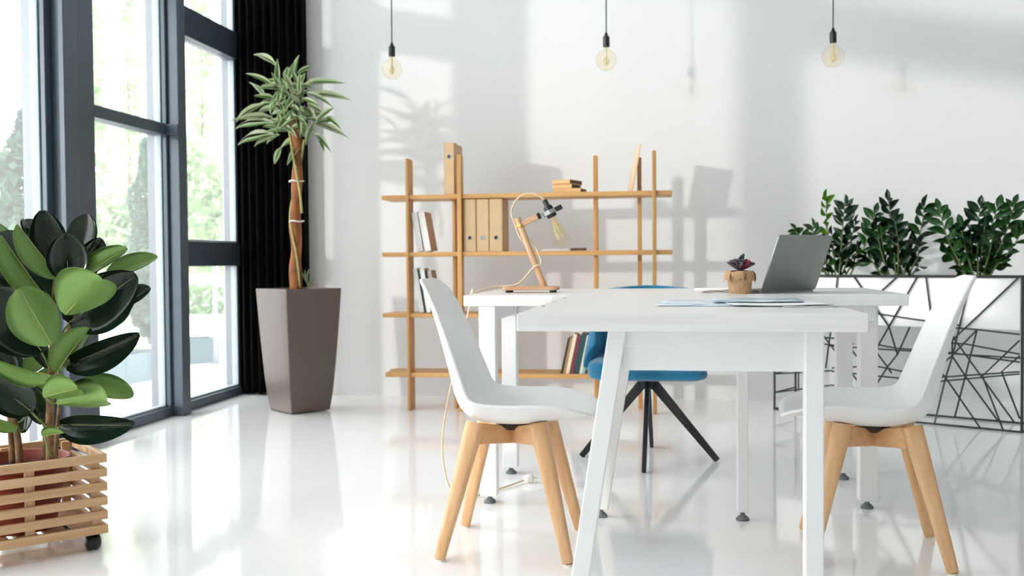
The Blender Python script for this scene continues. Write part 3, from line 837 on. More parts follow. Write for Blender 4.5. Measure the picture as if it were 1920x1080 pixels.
# ------------------------------------------------------------------ eyeglasses behind the succulent
eg = thing('eyeglasses', 'folded thin wire eyeglasses lying beside the succulent pot', 'eyeglasses', (0.187, 3.622, 0.7502), R(20))
for s in (-1, 1):
    c = V((0.034 * s, 0, 0.0065))
    fl = lambda a, r: c + V((0.024 * r * math.cos(a), -0.019 * r * math.sin(a), 0.0045 * r * math.sin(a)))
    rm = MB().tube([fl(k * math.pi / 12, 1) for k in range(25)], 0.0010, 6, cap=False).build('rim', M['blackmetal'], eg, smooth=True)
    MB().loft([[fl(k * math.pi / 10, 0.97) + V((0, 0, y_)) for k in range(20)] for y_ in (-0.0006, 0.0006)]).build('lens', M['glass'], rm)
    MB().tube([c + V((0.025 * s, 0, 0.001)), V((0.064 * s, 0.010, 0.007)), V((0.060 * s, 0.026 + 0.004 * s, 0.007)), V((-0.03 * s, 0.028 + 0.004 * s, 0.005 - 0.002 * s)), V((-0.055 * s, 0.022 + 0.004 * s, 0.004 - 0.002 * s))], 0.0012, 6).build('temple', M['brass'], eg, smooth=True)
MB().tube([(-0.010, 0, 0.0075), (0, 0.003, 0.009), (0.010, 0, 0.0075)], 0.0010, 6).build('bridge', M['brass'], eg, smooth=True)
# a white phone under them
ph = thing('phone', 'flat white phone lying on the desk behind the eyeglasses', 'phone', (0.185, 3.985, 0.7502), R(-8))
MB().loft([rounded_rect(0.072, 0.036, 0.010, z, 4) for z in (0.0, 0.001, 0.007, 0.008)]).build('body', M['plastic'], ph)
MB().loft([rounded_rect(0.060, 0.033, 0.004, z, 3) for z in (0.008, 0.0086)]).build('glass_face', M['paper'], ph)

# ------------------------------------------------------------------ sheets on the front desk
def sheet(label, c, hx, hy, z, yaw, m, curl):
    t = thing('paper_sheet', label, 'paper', (c[0], c[1], z), yaw, 'sheets spread on the front desk')
    N = 14
    vs = []; fs = []
    for i in range(N + 1):
        a = -1 + 2 * i / N
        for j in range(5):
            b_ = -1 + j / 2
            zz = 0.0004 + curl * (0.5 - 0.5 * math.cos(a * 3.2 + 0.6)) * (0.35 + 0.65 * max(0, -b_)) * 0.5
            vs.append((hx * a, hy * b_, zz))
    for i in range(N):
        for j in range(4):
            k = i * 5 + j
            fs.append((k, k + 5, k + 6, k + 1))
    o = MB().add(vs, fs).build('sheet', m, t, smooth=True)
    o.modifiers.new('t', 'SOLIDIFY').thickness = 0.0005
    return t
sheet('large printed blue sheet at the bottom of the spread', (0.12, 2.80), 0.135, 0.195, 0.7503, R(-4), M['print1'], 0.003)
sheet('white paper sheet overlapping the printed ones on the desk', (0.28, 2.74), 0.125, 0.165, 0.7526, R(5), M['paper'], 0.005)
sheet('printed sheet with a green patch on top of the spread', (0.25, 2.86), 0.120, 0.14, 0.7556, R(-3), M['print2'], 0.003)
sheet('small white sheet nearest the desk corner', (0.352, 2.64), 0.072, 0.085, 0.7505, R(10), M['paper'], 0.002)

# ------------------------------------------------------------------ pendant lamps
def pendant(label, x, dz):
    t = thing('pendant_lamp', label, 'lamp', (x, 5.75, 0), 0, 'bare bulb pendants over the shelf')
    MB().tube([(0, 0, 2.165 + dz), (0.001, 0, 2.6), (-0.002, 0, 3.2), (0, 0, CH - 0.02)], 0.004, 8).build('cord', M['greycord'], t, smooth=True)
    MB().lathe([(0.05, CH - 0.025), (0.05, CH - 0.001)], (0, 0, 0), 20).build('ceiling_rose', M['blackplastic'], t)
    MB().lathe([(0.019, 2.086 + dz), (0.019, 2.142 + dz), (0.012, 2.150 + dz), (0.005, 2.170 + dz)], (0, 0, 0), 20).build('socket', M['blackplastic'], t, smooth=True, bevel=0.001)
    c = 2.010 + dz
    prof = [(0.0135, 2.088 + dz), (0.015, 2.078 + dz), (0.022, 2.068 + dz)] + [(0.0605 * math.sin(a), c + 0.0605 * math.cos(a)) for a in [R(v) for v in range(34, 180, 8)]] + [(0.002, c - 0.0605)]
    b_ = MB().lathe(prof, (0, 0, 0), 28).build('bulb', M['bulb'], t, smooth=True)
    f_ = MB().tube([(0, 0, 2.086 + dz), (0, 0, 1.985 + dz)], 0.004, 6)
    for k in range(8):
        a = k * math.pi / 4
        f_.tube([(0.006 * math.cos(a), 0.006 * math.sin(a), 2.03 + dz), (0.018 * math.cos(a), 0.018 * math.sin(a), 2.005 + dz), (0.006 * math.cos(a), 0.006 * math.sin(a), 1.982 + dz)], 0.0012, 5)
    f_.build('filament', M['filament'], t)
    return t
pendant('hanging bare amber bulb nearest the black curtain', -1.598, 0.002)
pendant('hanging bare amber bulb above the stacked flat books', -0.333, 0.006)
pendant('hanging bare amber bulb above the wire planter', 0.918, -0.022)

# ------------------------------------------------------------------ dracaena
DC = V((-2.141, 5.604, 0))
dr = thing('potted_dracaena', 'tall variegated dracaena in a tapered taupe planter before the curtain', 'plant', DC)
d1v = V((0.633, 0.774, 0)); d2v = V((-0.774, 0.633, 0))
def sq(h, z): return [d1v * (h * a) + d2v * (h * b_) + V((0, 0, z)) for a, b_ in ((-1, -1), (1, -1), (1, 1), (-1, 1))]
rings = []
for k in range(9):
    t_ = k / 8
    rings.append(sq((0.128 + 0.054 * t_ ** 0.72), 0.005 + 0.717 * t_))
rings.append(sq(0.170, 0.722)); rings.append(sq(0.166, 0.685))
MB().loft(rings).build('planter', M['taupe'], dr, bevel=0.006, seg=3)
MB().loft([sq(0.165, 0.684), sq(0.165, 0.700)]).build('soil', M['soil'], dr)
DY = 5.60
def D(x, y, dy=0): return at_y(x, y, DY + dy)
tp = crom([D(556, 545), D(554, 500), D(556, 460), D(553, 415), D(555, 380), D(557, 340), D(558, 300), D(556, 262), D(553, 225)], 4)
tr_ = [0.036 + 0.004 * math.sin(i * 0.7) - 0.010 * i / len(tp) for i in range(len(tp))]
MB().tube(tp, tr_, 12).build('trunk', M['bark'], dr, smooth=True, world=True)
MB().tube(crom([D(563, 540, -.03), D(556, 480, -.045), D(546, 430, -.035), D(544, 400, -.02), D(550, 365, .03), D(560, 330, .04), D(566, 290, 0), D(570, 262, 0)], 5), 0.0065, 8).build('cane', M['cane'], dr, smooth=True, world=True)
MB().tube(crom([D(566, 400, -.035), D(562, 360, -.045), D(555, 320, -.045), D(549, 290, -.04), D(545, 262, -.02), D(540, 230, 0)], 5), 0.0075, 8).build('cane', M['cane'], dr, smooth=True, world=True)
for yy in (340, 415):
    c = D(556, yy)
    MB().tube([c + V((0.042 * math.cos(k * math.pi / 10), 0.042 * math.sin(k * math.pi / 10), 0.003 * math.sin(k))) for k in range(21)], 0.004, 6, cap=False).build('plant_tie', M['tie'], dr, smooth=True, world=True)
dmesh = [leaf_mesh('dracaena_leaf', [M['drac']], strap, dpp, 0.16, 9, 4, wave=wv, uv=True, thick=0.004) for dpp, wv in ((0.02, 0.0), (0.10, 0.01), (0.2, 0.015))]
def dleaf(bx, by, tx, ty, w, sag, rnd):
    """base and tip in enlarged crop units, w in metres."""
    f = lambda a, b_: (420 + a / 4.5, 80 + b_ / 4.5)
    dyb = rnd.uniform(-0.03, 0.03); dyt = rnd.uniform(-0.13, 0.10)
    b_ = D(*f(bx, by), dyb); t_ = D(*f(tx, ty), dyt)
    view = (CAM - b_).normalized()
    n_ = (view * rnd.uniform(0.5, 1.0) + V((rnd.uniform(-.4, .4), 0, rnd.uniform(0.3, 0.9)))).normalized()
    put(dmesh[sag], 'leaf', dr, b_, t_, n_, w)
rnd = random.Random(11)
DL = [(440, 200, 245, 75, 1), (420, 365, 175, 245, 1), (340, 470, 218, 318, 1), (445, 330, 448, 135, 0), (600, 300, 630, 103, 0), (550, 310, 580, 178, 0), (520, 330, 540, 200, 0), (620, 265, 745, 190, 1),
      (470, 400, 300, 370, 1), (420, 480, 262, 440, 1), (340, 520, 95, 668, 0), (430, 690, 78, 692, 1), (410, 640, 60, 635, 1), (430, 785, 95, 830, 1), (430, 800, 240, 856, 1), (470, 780, 345, 848, 1), (560, 750, 333, 745, 1),
      (480, 890, 425, 1025, 0), (640, 860, 530, 1022, 1), (660, 800, 435, 885, 2), (770, 700, 1042, 775, 1), (700, 350, 1025, 340, 0), (740, 440, 1070, 480, 0), (700, 430, 920, 515, 2), (790, 660, 925, 540, 1), (860, 640, 990, 716, 1),
      (760, 790, 890, 868, 2), (790, 830, 850, 900, 1), (760, 680, 680, 865, 1), (770, 690, 935, 650, 1), (420, 500, 385, 605, 1), (500, 500, 470, 330, 0), (560, 520, 690, 690, 2), (600, 470, 730, 390, 1), (640, 430, 640, 250, 0),
      (560, 460, 420, 380, 1), (540, 560, 420, 680, 1), (600, 600, 650, 780, 1), (520, 640, 440, 760, 1), (700, 520, 850, 600, 1), (560, 420, 500, 250, 0), (620, 420, 740, 330, 1), (520, 480, 330, 500, 1), (560, 500, 480, 620, 2), (660, 480, 800, 520, 1), (610, 350, 560, 220, 0), (480, 430, 400, 250, 0), (690, 560, 780, 660, 1), (460, 560, 250, 590, 1), (600, 560, 560, 700, 2), (640, 640, 730, 780, 1), (720, 640, 860, 720, 1), (500, 360, 370, 300, 1)]
for (bx, by, tx, ty, sg) in DL: dleaf(bx, by, tx, ty, rnd.uniform(0.026, 0.036), sg, rnd)
for k in range(66):
    a = rnd.uniform(0, 2 * math.pi); rr = rnd.uniform(60, 160)
    bx = 560 + rnd.uniform(-110, 130); by = 520 + rnd.uniform(-170, 220)
    dleaf(bx, by, bx + rr * 1.2 * math.cos(a), by + rr * math.sin(a) * 0.9, rnd.uniform(0.022, 0.034), rnd.choice((0, 1, 1, 2)), rnd)
# small offshoot at the planter rim
ob = D(577, 541, 0.02)
for k in range(7):
    a = k * 0.9
    put(dmesh[1], 'leaf', dr, ob + V((0, 0, 0.01 * k)), ob + V((0.035 * math.cos(a), 0.03 * math.sin(a), 0.05 + 0.012 * k)), V((0, -1, 0.2)), 0.012)

# ------------------------------------------------------------------ slatted crate on castors
A = V((-1.683, 2.787, 0))
e1 = V((-0.683, -0.730, 0)).normalized(); e2 = V((-0.730, 0.683, 0))
CWID, CDEP = 0.42, 0.36
cr = thing('slatted_crate', 'slatted wooden plant crate on black castors by the window', 'crate', A + e1 * CWID / 2 + e2 * CDEP / 2)
cl_ = V(cr.location)
cr.rotation_euler = (0, 0, math.atan2(-e1.y, -e1.x))
# local: +x towards the near right corner, -y towards the camera side
hx, hy = CWID / 2, CDEP / 2
for k in range(6):
    z0 = 0.055 + k * 0.0432; z1 = z0 + 0.026
    for sy in (-1, 1): MB().box((-hx, sy * hy - 0.007, z0), (hx, sy * hy + 0.007, z1)).build('slat', M['crate_x'], cr, bevel=0.002)
    for sx in (-1, 1): MB().box((sx * hx - 0.007 - sx * 0.007, -hy + 0.0075, z0), (sx * hx + 0.007 - sx * 0.007, hy - 0.0075, z1)).build('slat', M['crate_x'], cr, bevel=0.002)
for sx in (-1, -0.02, 1):
    for sy in (-1, 1):
        cx = sx * (hx - 0.032); cy = sy * (hy - 0.016)
        MB().box((cx - 0.013, cy - 0.009, 0.056), (cx + 0.013, cy + 0.009, 0.290)).build('corner_post' if abs(sx) == 1 else 'middle_post', M['crate_z'], cr, bevel=0.002)
for k in range(5):
    cx = -hx + 0.05 + k * (2 * hx - 0.1) / 4
    MB().box((cx - 0.03, -hy + 0.008, 0.056), (cx + 0.03, hy - 0.008, 0.066)).build('bottom_slat', M['crate_x'], cr, bevel=0.002)
for sx in (-1, 1):
    for sy in (-1, 1):
        cx, cy = sx * (hx - 0.035), sy * (hy - 0.035)
        c_ = MB().tube([(cx - 0.021, cy, 0.0265), (cx - 0.017, cy, 0.0265), (cx - 0.004, cy, 0.0265), (cx, cy, 0.0265), (cx + 0.004, cy, 0.0265), (cx + 0.017, cy, 0.0265), (cx + 0.021, cy, 0.0265)], [0.016, 0.0235, 0.0265, 0.022, 0.0265, 0.0235, 0.016], 22).build('castor', M['blackplastic'], cr, smooth=True)
        MB().box((cx - 0.012, cy - 0.012, 0.044), (cx + 0.012, cy + 0.012, 0.056)).build('castor_fork', M['blackplastic'], c_, bevel=0.003)

# ------------------------------------------------------------------ rubber plant
PC = cl_.copy(); PC.z = 0
rp = thing('rubber_plant', 'rubber plant with big dark glossy leaves in a terracotta pot', 'plant', (PC.x, PC.y, 0.068))
lz = 0.068
MB().lathe([(0.100, 0.0), (0.106, 0.01), (0.140, 0.185), (0.149, 0.188), (0.151, 0.216), (0.140, 0.216), (0.134, 0.175)], (0, 0, 0), 36, cap=True).build('pot', M['terracotta'], rp, smooth=True, bevel=0.003)
MB().lathe([(0.134, 0.165), (0.133, 0.178), (0.05, 0.186), (0.005, 0.187)], (0, 0, 0), 30).build('soil', M['soil'], rp, smooth=True)
RYc = PC.y
def Q(x, y, dy=0.0): return at_y(x, y, RYc + dy)
stems = [[(95, 868, 0), (93, 800, 0), (95, 740, -.01), (97, 690, 0), (98, 640, 0.02), (100, 580, 0.02), (105, 520, 0.03)],
         [(84, 870, 0.03), (88, 800, .03), (98, 740, .05), (112, 690, .07), (122, 650, .08), (130, 600, 0.09)],
         [(24, 875, 0.02), (20, 800, .02), (15, 720, .03), (12, 650, .05), (10, 580, .05)],
         [(38, 872, -0.02), (32, 810, -.02), (22, 775, -.03)],
         [(104, 866, -.02), (108, 800, -.03), (112, 757, -.05), (118, 735, -.06)]]
for i, st in enumerate(stems):
    pts = crom([Q(*p) for p in st], 4)
    r0 = (0.013, 0.010, 0.010, 0.012, 0.007)[i]
    MB().tube(pts, [r0 * (1 - 0.45 * k / len(pts)) for k in range(len(pts))], 9).build('stem', M['rbark'], rp, smooth=True, world=True)
rmesh = [leaf_mesh('rubber_leaf', [M['leaf_top'], M['leaf_under']], ellip, dpp, fo, 14, 6, wave=wv, thick=0.004) for dpp, fo, wv in ((0.06, 0.16, 0.0), (0.16, 0.22, 0.006), (-0.08, 0.12, 0.004))]
mid = MB().tube([(0.02, 0, -0.002), (0.3, 0, -0.008), (0.7, 0, -0.034), (0.99, 0, -0.062)], [0.009, 0.007, 0.005, 0.002], 6).mesh('midrib', M['midrib'], True)
# base x, y, tip x, y, width (px), side shown ('t' top, 'u' underside), tilt (deg), base dy, tip dy, mesh
RL = [(98, 520, 80, 394, 66, 't', 10, 0.05, 0.04, 0), (112, 520, 28, 425, 30, 'u', 60, -0.02, -0.06, 0), (88, 560, -4, 446, 32, 'u', 60, -0.05, -0.10, 0),
      (128, 525, 124, 438, 72, 't', 5, 0.0, -0.02, 0), (150, 480, 166, 404, 52, 't', -25, 0.08, 0.12, 2), (140, 515, 192, 448, 50, 't', 25, 0.06, 0.10, 0),
      (150, 520, 238, 462, 34, 'u', 30, 0.02, 0.05, 0), (200, 520, 294, 479, 34, 'u', 30, 0.08, 0.16, 0), (122, 590, 196, 508, 92, 'u', 18, -0.10, -0.16, 1),
      (97, 645, 34, 540, 84, 'u', 10, -0.10, -0.18, 0), (128, 605, 252, 520, 100, 't', 8, -0.02, 0.02, 1), (80, 660, -22, 545, 116, 't', 5, -0.05, -0.10, 0),
      (95, 565, -20, 440, 124, 't', 10, 0.04, 0.0, 0), (122, 685, 259, 634, 56, 't', 20, 0.0, 0.06, 1), (106, 698, 164, 612, 48, 'u', 40, -0.04, -0.02, 0),
      (220, 578, 281, 536, 34, 't', -30, 0.12, 0.2, 0), (200, 610, 242, 566, 42, 'u', 20, 0.08, 0.12, 0), (98, 704, -24, 682, 23, 'u', 55, -0.06, -0.12, 1),
      (106, 758, 214, 740, 54, 'u', 25, -0.06, -0.10, 1), (82, 745, 150, 724, 50, 'u', 30, -0.08, -0.14, 0), (150, 718, 253, 738, 44, 'u', 15, 0.04, 0.10, 1), (112, 796, 244, 800, 52, 't', 20, -0.04, -0.02, 1),
      (60, 772, -20, 712, 72, 't', 5, -0.06, -0.12, 0), (80, 795, 50, 720, 44, 't', 15, 0.02, 0.02, 0), (33, 802, -22, 787, 22, 'u', 40, -0.04, -0.08, 0), (80, 818, 121, 808, 14, 'u', 60, -0.06, -0.10, 0),
      (45, 812, 50, 768, 30, 't', -30, 0.06, 0.10, 0), (50, 700, 92, 655, 36, 'u', 30, 0.06, 0.10, 0), (18, 455, -18, 416, 36, 'u', 20, 0.08, 0.10, 0), (66, 462, 24, 436, 40, 't', 20, 0.08, 0.10, 0), (80, 470, 48, 408, 42, 't', 30, 0.10, 0.14, 0),
      (20, 720, -30, 640, 60, 't', 20, 0.02, 0.0, 0), (60, 700, 30, 640, 40, 't', -20, 0.08, 0.12, 0), (110, 560, 170, 470, 60, 't', 10, 0.08, 0.12, 0), (60, 560, 60, 440, 70, 't', 0, 0.10, 0.12, 0), (90, 690, 60, 610, 50, 't', 20, 0.06, 0.10, 0), (30, 620, -20, 500, 80, 't', 0, 0.08, 0.10, 0), (60, 770, 90, 690, 40, 'u', 20, 0.08, 0.12, 0)]
PXM = 2.95 / FPX
for k, (bx, by, tx, ty, w, side, tilt, dyb, dyt, me_) in enumerate(RL):
    b_ = Q(bx, by, dyb); t_ = Q(tx, ty, dyt)
    view = (CAM - (b_ + t_) / 2).normalized()
    axl = (t_ - b_).normalized()
    vn = (view - axl * view.dot(axl)).normalized()
    sd = axl.cross(vn)
    n_ = vn * math.cos(R(tilt)) + sd * math.sin(R(tilt))
    if side == 'u': n_ = -n_
    lf = put(rmesh[me_], 'leaf', rp, b_, t_, n_, w * PXM / max(0.35, math.cos(R(tilt))) * 1.06)
    mo = bpy.data.objects.new('midrib', mid); COL.objects.link(mo); mo.parent = lf
    if side == 't' or True:
        # petiole from the nearest stem point
        best = min((Q(*p) for st in stems for p in st), key=lambda p: (p - b_).length + (0.05 if p.z > b_.z else 0))
        if (best - b_).length < 0.16:
            MB().tube([best, best.lerp(b_, 0.5) + V((0, 0, -0.008)), b_ + axl * 0.01], 0.0028, 6).build('petiole', M['petiole'], rp, smooth=True, world=True)

# ------------------------------------------------------------------ wire planter with white boxes
PA = V((1.737, 5.233, 0)); PB = V((0.617, 5.905, 0))
pe = (PB - PA).normalized(); pn = V((-pe.y, pe.x, 0))
if pn.y < 0: pn = -pn
PLEN = (PB - PA).length; PDEP = 0.29
wp = thing('wire_planter', 'white trough planter on a black geometric wire frame', 'planter', PA.lerp(PB, 0.5) + pn * PDEP / 2)
def pl(s, d, z): return PA + pe * s + pn * d + V((0, 0, z))
def slab(s0, s1, d0, d1_, z0, z1):
    return MB().add([pl(s0, d0, z0), pl(s1, d0, z0), pl(s1, d1_, z0), pl(s0, d1_, z0), pl(s0, d0, z1), pl(s1, d0, z1), pl(s1, d1_, z1), pl(s0, d1_, z1)],
                    [(0, 3, 2, 1), (4, 5, 6, 7), (0, 1, 5, 4), (1, 2, 6, 5), (2, 3, 7, 6), (3, 0, 4, 7)])
def wslab(nm, m, *a): return slab(*a).build(nm, m, wp, world=True, bevel=0.002)
wslab('trough_front', M['boxwhite'], 0.012, PLEN - 0.01, 0.008, 0.022, 0.508, 0.766)
wslab('trough_back', M['boxwhite'], 0.012, PLEN - 0.01, PDEP - 0.022, PDEP - 0.008, 0.508, 0.766)
wslab('trough_end', M['boxwhite'], 0.012, 0.026, 0.022, PDEP - 0.022, 0.508, 0.766)
wslab('trough_end', M['boxwhite'], PLEN - 0.024, PLEN - 0.01, 0.022, PDEP - 0.022, 0.508, 0.766)
wslab('trough_base', M['boxwhite'], 0.026, PLEN - 0.024, 0.022, PDEP - 0.022, 0.508, 0.522)
wslab('soil', M['redsoil'], 0.026, PLEN - 0.024, 0.022, PDEP - 0.022, 0.60, 0.758)
WR = 0.0055
def wire(nm, pts, r=WR): MB().tube(pts, r, 6).build(nm, M['wire'], wp, world=True)
for z in (WR, 0.772):
    c4 = [pl(0, 0, z), pl(PLEN, 0, z), pl(PLEN, PDEP, z), pl(0, PDEP, z)]
    for i in range(4): wire('frame_edge', [c4[i], c4[(i + 1) % 4]])
for s, d in ((0, 0), (PLEN, 0), (PLEN, PDEP), (0, PDEP)): wire('frame_post', [pl(s, d, 0), pl(s, d, 0.772)], 0.0075)
SEG = [[(1570, 519), (1566, 560), (1548, 690)], [(1602, 520), (1667, 613), (1683, 666)], [(1680, 521), (1620, 575)], [(1719, 520), (1667, 612), (1640, 660), (1622, 694)], [(1736, 520), (1748, 610)],
       [(1820, 520), (1787, 664), (1773, 708), (1752, 795)], [(1909, 521), (1812, 613), (1757, 664), (1735, 684)], [(1787, 616), (1785, 664)], [(1832, 618), (1785, 667), (1745, 700)], [(1832, 618), (1810, 705), (1790, 782)],
       [(1740, 672), (1773, 708), (1839, 804)], [(1785, 667), (1810, 705), (1872, 790)], [(1912, 638), (1842, 705), (1881, 807)], [(1912, 667), (1878, 697), (1912, 785)], [(1735, 640), (1810, 645), (1912, 664)], [(1640, 645), (1681, 653), (1773, 660), (1912, 679)],
       [(1560, 690), (1640, 686), (1752, 708), (1912, 697)], [(1560, 696), (1752, 716), (1912, 701)], [(1706, 613), (1683, 664), (1664, 688), (1645, 718)], [(1640, 656), (1664, 688), (1672, 700)], [(1637, 587), (1716, 599), (1801, 610)], [(1750, 612), (1832, 618), (1912, 627)],
       [(1497, 640), (1497, 734)], [(1452, 701), (1560, 695)], [(1452, 736), (1560, 722), (1600, 726)], [(1540, 632), (1580, 636), (1600, 645)], [(1545, 645), (1600, 652)], [(1597, 656), (1606, 668)]]
for sg in SEG:
    wire('strut', [at_plane(x, y, PA - pn * 0.002, pn) for x, y in sg], 0.0047)
for z in (0.10, 0.2115):
    wire('strut', [pl(PLEN, 0, z), pl(PLEN, PDEP, z)], 0.0047)
for s0, z0, s1, z1_ in ((0.1, 0.0, 0.45, 0.5), (0.45, 0.5, 0.8, 0.0), (0.8, 0.0, 1.2, 0.5), (0.05, 0.34, 1.1, 0.36)):
    wire('rear_strut', [pl(s0, PDEP, z0 + 0.004), pl(s1, PDEP, z1_)], 0.0047)

# zz plants
zmesh = {k: leaf_mesh('zz_leaflet', [M[k]], pointed, dpp, 0.18, 6, 2, thick=0.01) for k, dpp in (('zz', 0.12), ('zz_dark', 0.05), ('zz_new', 0.1))}
def zz(label, bx, Y, stems_, seed):
    rnd = random.Random(seed)
    b0 = at_y(bx, 517, Y); b0.z = 0.756
    t = thing('zz_plant', label, 'plant', b0, 0, 'zz plants in the trough')
    for (sx, tx, ty, bend, mk, lw) in stems_:
        base = at_y(bx + sx, 517, Y); base.z = 0.750; base.y += rnd.uniform(-0.05, 0.05)
        dy = rnd.uniform(-0.07, 0.07)
        tip = at_y(tx, ty, Y + dy)
        midp = base.lerp(tip, 0.5) + V((bend, rnd.uniform(-0.01, 0.01), 0.03))
        pts = crom([base, midp, tip], 10)
        st = MB().tube(pts, [0.0055 * (1 - 0.7 * k / len(pts)) for k in range(len(pts))], 6).build('stem', M['zzstem'], t, smooth=True, world=True)
        length = sum((pts[i + 1] - pts[i]).length for i in range(len(pts) - 1))
        nlf = max(6, int(length / 0.029))
        phi = rnd.uniform(-0.9, 0.9)
        for k in range(nlf):
            f = 0.16 + 0.84 * k / (nlf - 1)
            idx = min(len(pts) - 2, int(f * (len(pts) - 1)))
            p = pts[idx].lerp(pts[idx + 1], f * (len(pts) - 1) - idx)
            tg = (pts[idx + 1] - pts[idx]).normalized()
            side = V((math.cos(phi), math.sin(phi), 0)); side = (side - tg * side.dot(tg)).normalized()
            up_ = tg.cross(side)
            sgn = 1 if k % 2 else -1
            if k == nlf - 1: dirv = tg
            else: dirv = (tg * rnd.uniform(0.55, 0.85) + side * sgn * 0.8 + up_ * rnd.uniform(-0.5, 0.5)).normalized()
            ll = (0.088 if 0.2 < f < 0.9 else 0.066) * rnd.uniform(0.85, 1.15) * lw
            put(zmesh[mk], 'leaf', st, p, p + dirv * ll, (up_ + side * rnd.uniform(-.5, .5) + V((0, -0.3, 0.5)) * 0.5).normalized(), ll * rnd.uniform(0.42, 0.54))
    return t
zz('zz plant behind the laptop with one bright green young stem', 1568, 5.88, [(-6, 1549, 372, -0.01, 'zz_new', 0.8), (2, 1584, 382, 0.0, 'zz_dark', 1), (22, 1640, 402, 0.03, 'zz', 1), (-10, 1492, 432, -0.02, 'zz', 0.9), (-14, 1524, 424, -0.03, 'zz', 0.9), (6, 1604, 418, 0.01, 'zz_dark', 0.9), (14, 1608, 462, 0.03, 'zz_dark', 0.7), (-4, 1560, 440, 0, 'zz_dark', 1), (4, 1578, 450, 0.02, 'zz_dark', 0.9), (-12, 1548, 465, -0.01, 'zz', 0.9), (8, 1592, 478, 0.01, 'zz_dark', 0.8)], 5)
zz('zz plant in the middle of the trough between two others', 1682, 5.70, [(-4, 1666, 376, 0.0, 'zz_dark', 1), (10, 1733, 388, 0.03, 'zz', 1), (-14, 1645, 425, -0.02, 'zz_dark', 1), (-24, 1624, 480, -0.01, 'zz_dark', 0.9), (16, 1716, 452, 0.04, 'zz_dark', 0.9), (-10, 1652, 436, -0.01, 'zz', 0.85), (18, 1722, 498, 0.02, 'zz_dark', 0.7), (0, 1678, 415, 0.01, 'zz_dark', 1), (4, 1690, 440, 0.01, 'zz_dark', 1), (8, 1706, 470, 0.01, 'zz_dark', 0.9), (-12, 1640, 465, 0, 'zz', 0.8)], 8)
zz('zz plant nearest the planter end behind the shell chair back', 1832, 5.50, [(-18, 1762, 396, -0.03, 'zz', 1), (0, 1838, 386, -0.01, 'zz_dark', 1), (-8, 1802, 425, -0.01, 'zz', 1), (8, 1870, 390, 0.0, 'zz', 1), (12, 1902, 384, 0.03, 'zz', 1), (14, 1917, 432, 0.04, 'zz', 1), (16, 1884, 458, 0.02, 'zz_dark', 0.8), (16, 1878, 484, 0.02, 'zz_dark', 0.7), (-16, 1776, 468, -0.02, 'zz', 0.9), (2, 1846, 430, 0.01, 'zz_dark', 1), (-4, 1820, 450, 0, 'zz_dark', 1), (8, 1862, 440, 0.01, 'zz', 1), (-10, 1790, 440, -0.01, 'zz_dark', 1)], 4)

# ------------------------------------------------------------------ outdoors
struct(MB().box((-60, -40, -0.22), (-2.93, 70, -0.10)).build('ground', M['pave']))
def foliage(fn, npts, size, rnd, seed_mat, name, parent):
    vs = []; fs = []
    for k in range(npts):
        p = fn(rnd)
        a = rnd.uniform(0, 6.28); el = rnd.uniform(-0.6, 1.3)
        x = V((math.cos(a) * math.cos(el), math.sin(a) * math.cos(el), math.sin(el))) * size * rnd.uniform(0.6, 1.3)
        y = V((-math.sin(a), math.cos(a), rnd.uniform(-.5, .5))) * size * 0.45
        i = len(vs)
        vs += [p - x, p + y, p + x, p - y]
        fs.append((i, i + 1, i + 2, i + 3))
    return MB().add(vs, fs).build(name, seed_mat, parent)
def cypress(label, loc, h, r, m, n=1500, seed=1, group=None, size=0.06):
    t = thing('cypress_tree', label, 'tree', loc, 0, group)
    rnd = random.Random(seed)
    def fn(g):
        z = g.uniform(0.04, 1.0)
        rr = r * (math.sin(math.pi * min(1, 0.12 + z * 0.86)) ** 0.7) * math.sqrt(g.uniform(0.25, 1)) * (1 + 0.25 * math.sin(z * 23 + seed))
        a = g.uniform(0, 6.283)
        return V((rr * math.cos(a), rr * math.sin(a), z * h))
    foliage(fn, n, size, rnd, m, 'foliage', t)
    MB().tube([(0, 0, 0), (0, 0, h * 0.85)], [0.03 + h * 0.008, 0.01], 8).build('trunk', M['tbark'], t)
    return t
def bush_tree(label, loc, h, r, m, n=1500, seed=1, size=0.12, group=None):
    t = thing('broad_tree', label, 'tree', loc, 0, group)
    rnd = random.Random(seed)
    blobs = [(V((rnd.uniform(-.6, .6) * r, rnd.uniform(-.6, .6) * r, h * rnd.uniform(.3, .85))), r * rnd.uniform(.35, .6)) for _ in range(9)]
    def fn(g):
        c, q = g.choice(blobs)
        d = V((g.gauss(0, 1), g.gauss(0, 1), g.gauss(0, 1))).normalized()
        return c + d * q * g.uniform(0.6, 1.0)
    foliage(fn, n, size, rnd, m, 'foliage', t)
    MB().tube([(0, 0, 0), (0.05, 0, h * 0.7)], [0.09, 0.03], 8).build('trunk', M['tbark'], t)
    return t
def ground_pt(x, y):
    d = ray(x, y); t_ = (-0.10 - CAM.z) / d.z
    return CAM + d * t_
def on_ground(x, Y):
    p = at_y(x, 490, Y); return V((p.x, p.y, -0.10))
GT = 'trees outside the windows'
cypress('green cypress outside the bay beside the rubber plant', on_ground(60, 8.2), 2.35, 0.36, M['foliage_d'], 3000, 2, GT, 0.09)
cypress('slim dark cypress in the teal box outside', on_ground(283, 8.0) + V((0, 0, 0.28)), 1.75, 0.20, M['foliage_d'], 2600, 4, GT, 0.05)
cypress('tall pale poplar outside, first beyond the narrow window', on_ground(176, 24), 11, 0.42, M['foliage_p'], 1300, 6, GT, 0.20)
cypress('tall pale poplar outside, second beyond the narrow window', on_ground(246, 30), 13, 0.42, M['foliage_p'], 1300, 7, GT, 0.20)
cypress('tall pale poplar outside beyond the window by the curtain', on_ground(384, 32), 12.5, 0.45, M['foliage_p'], 1300, 8, GT, 0.20)
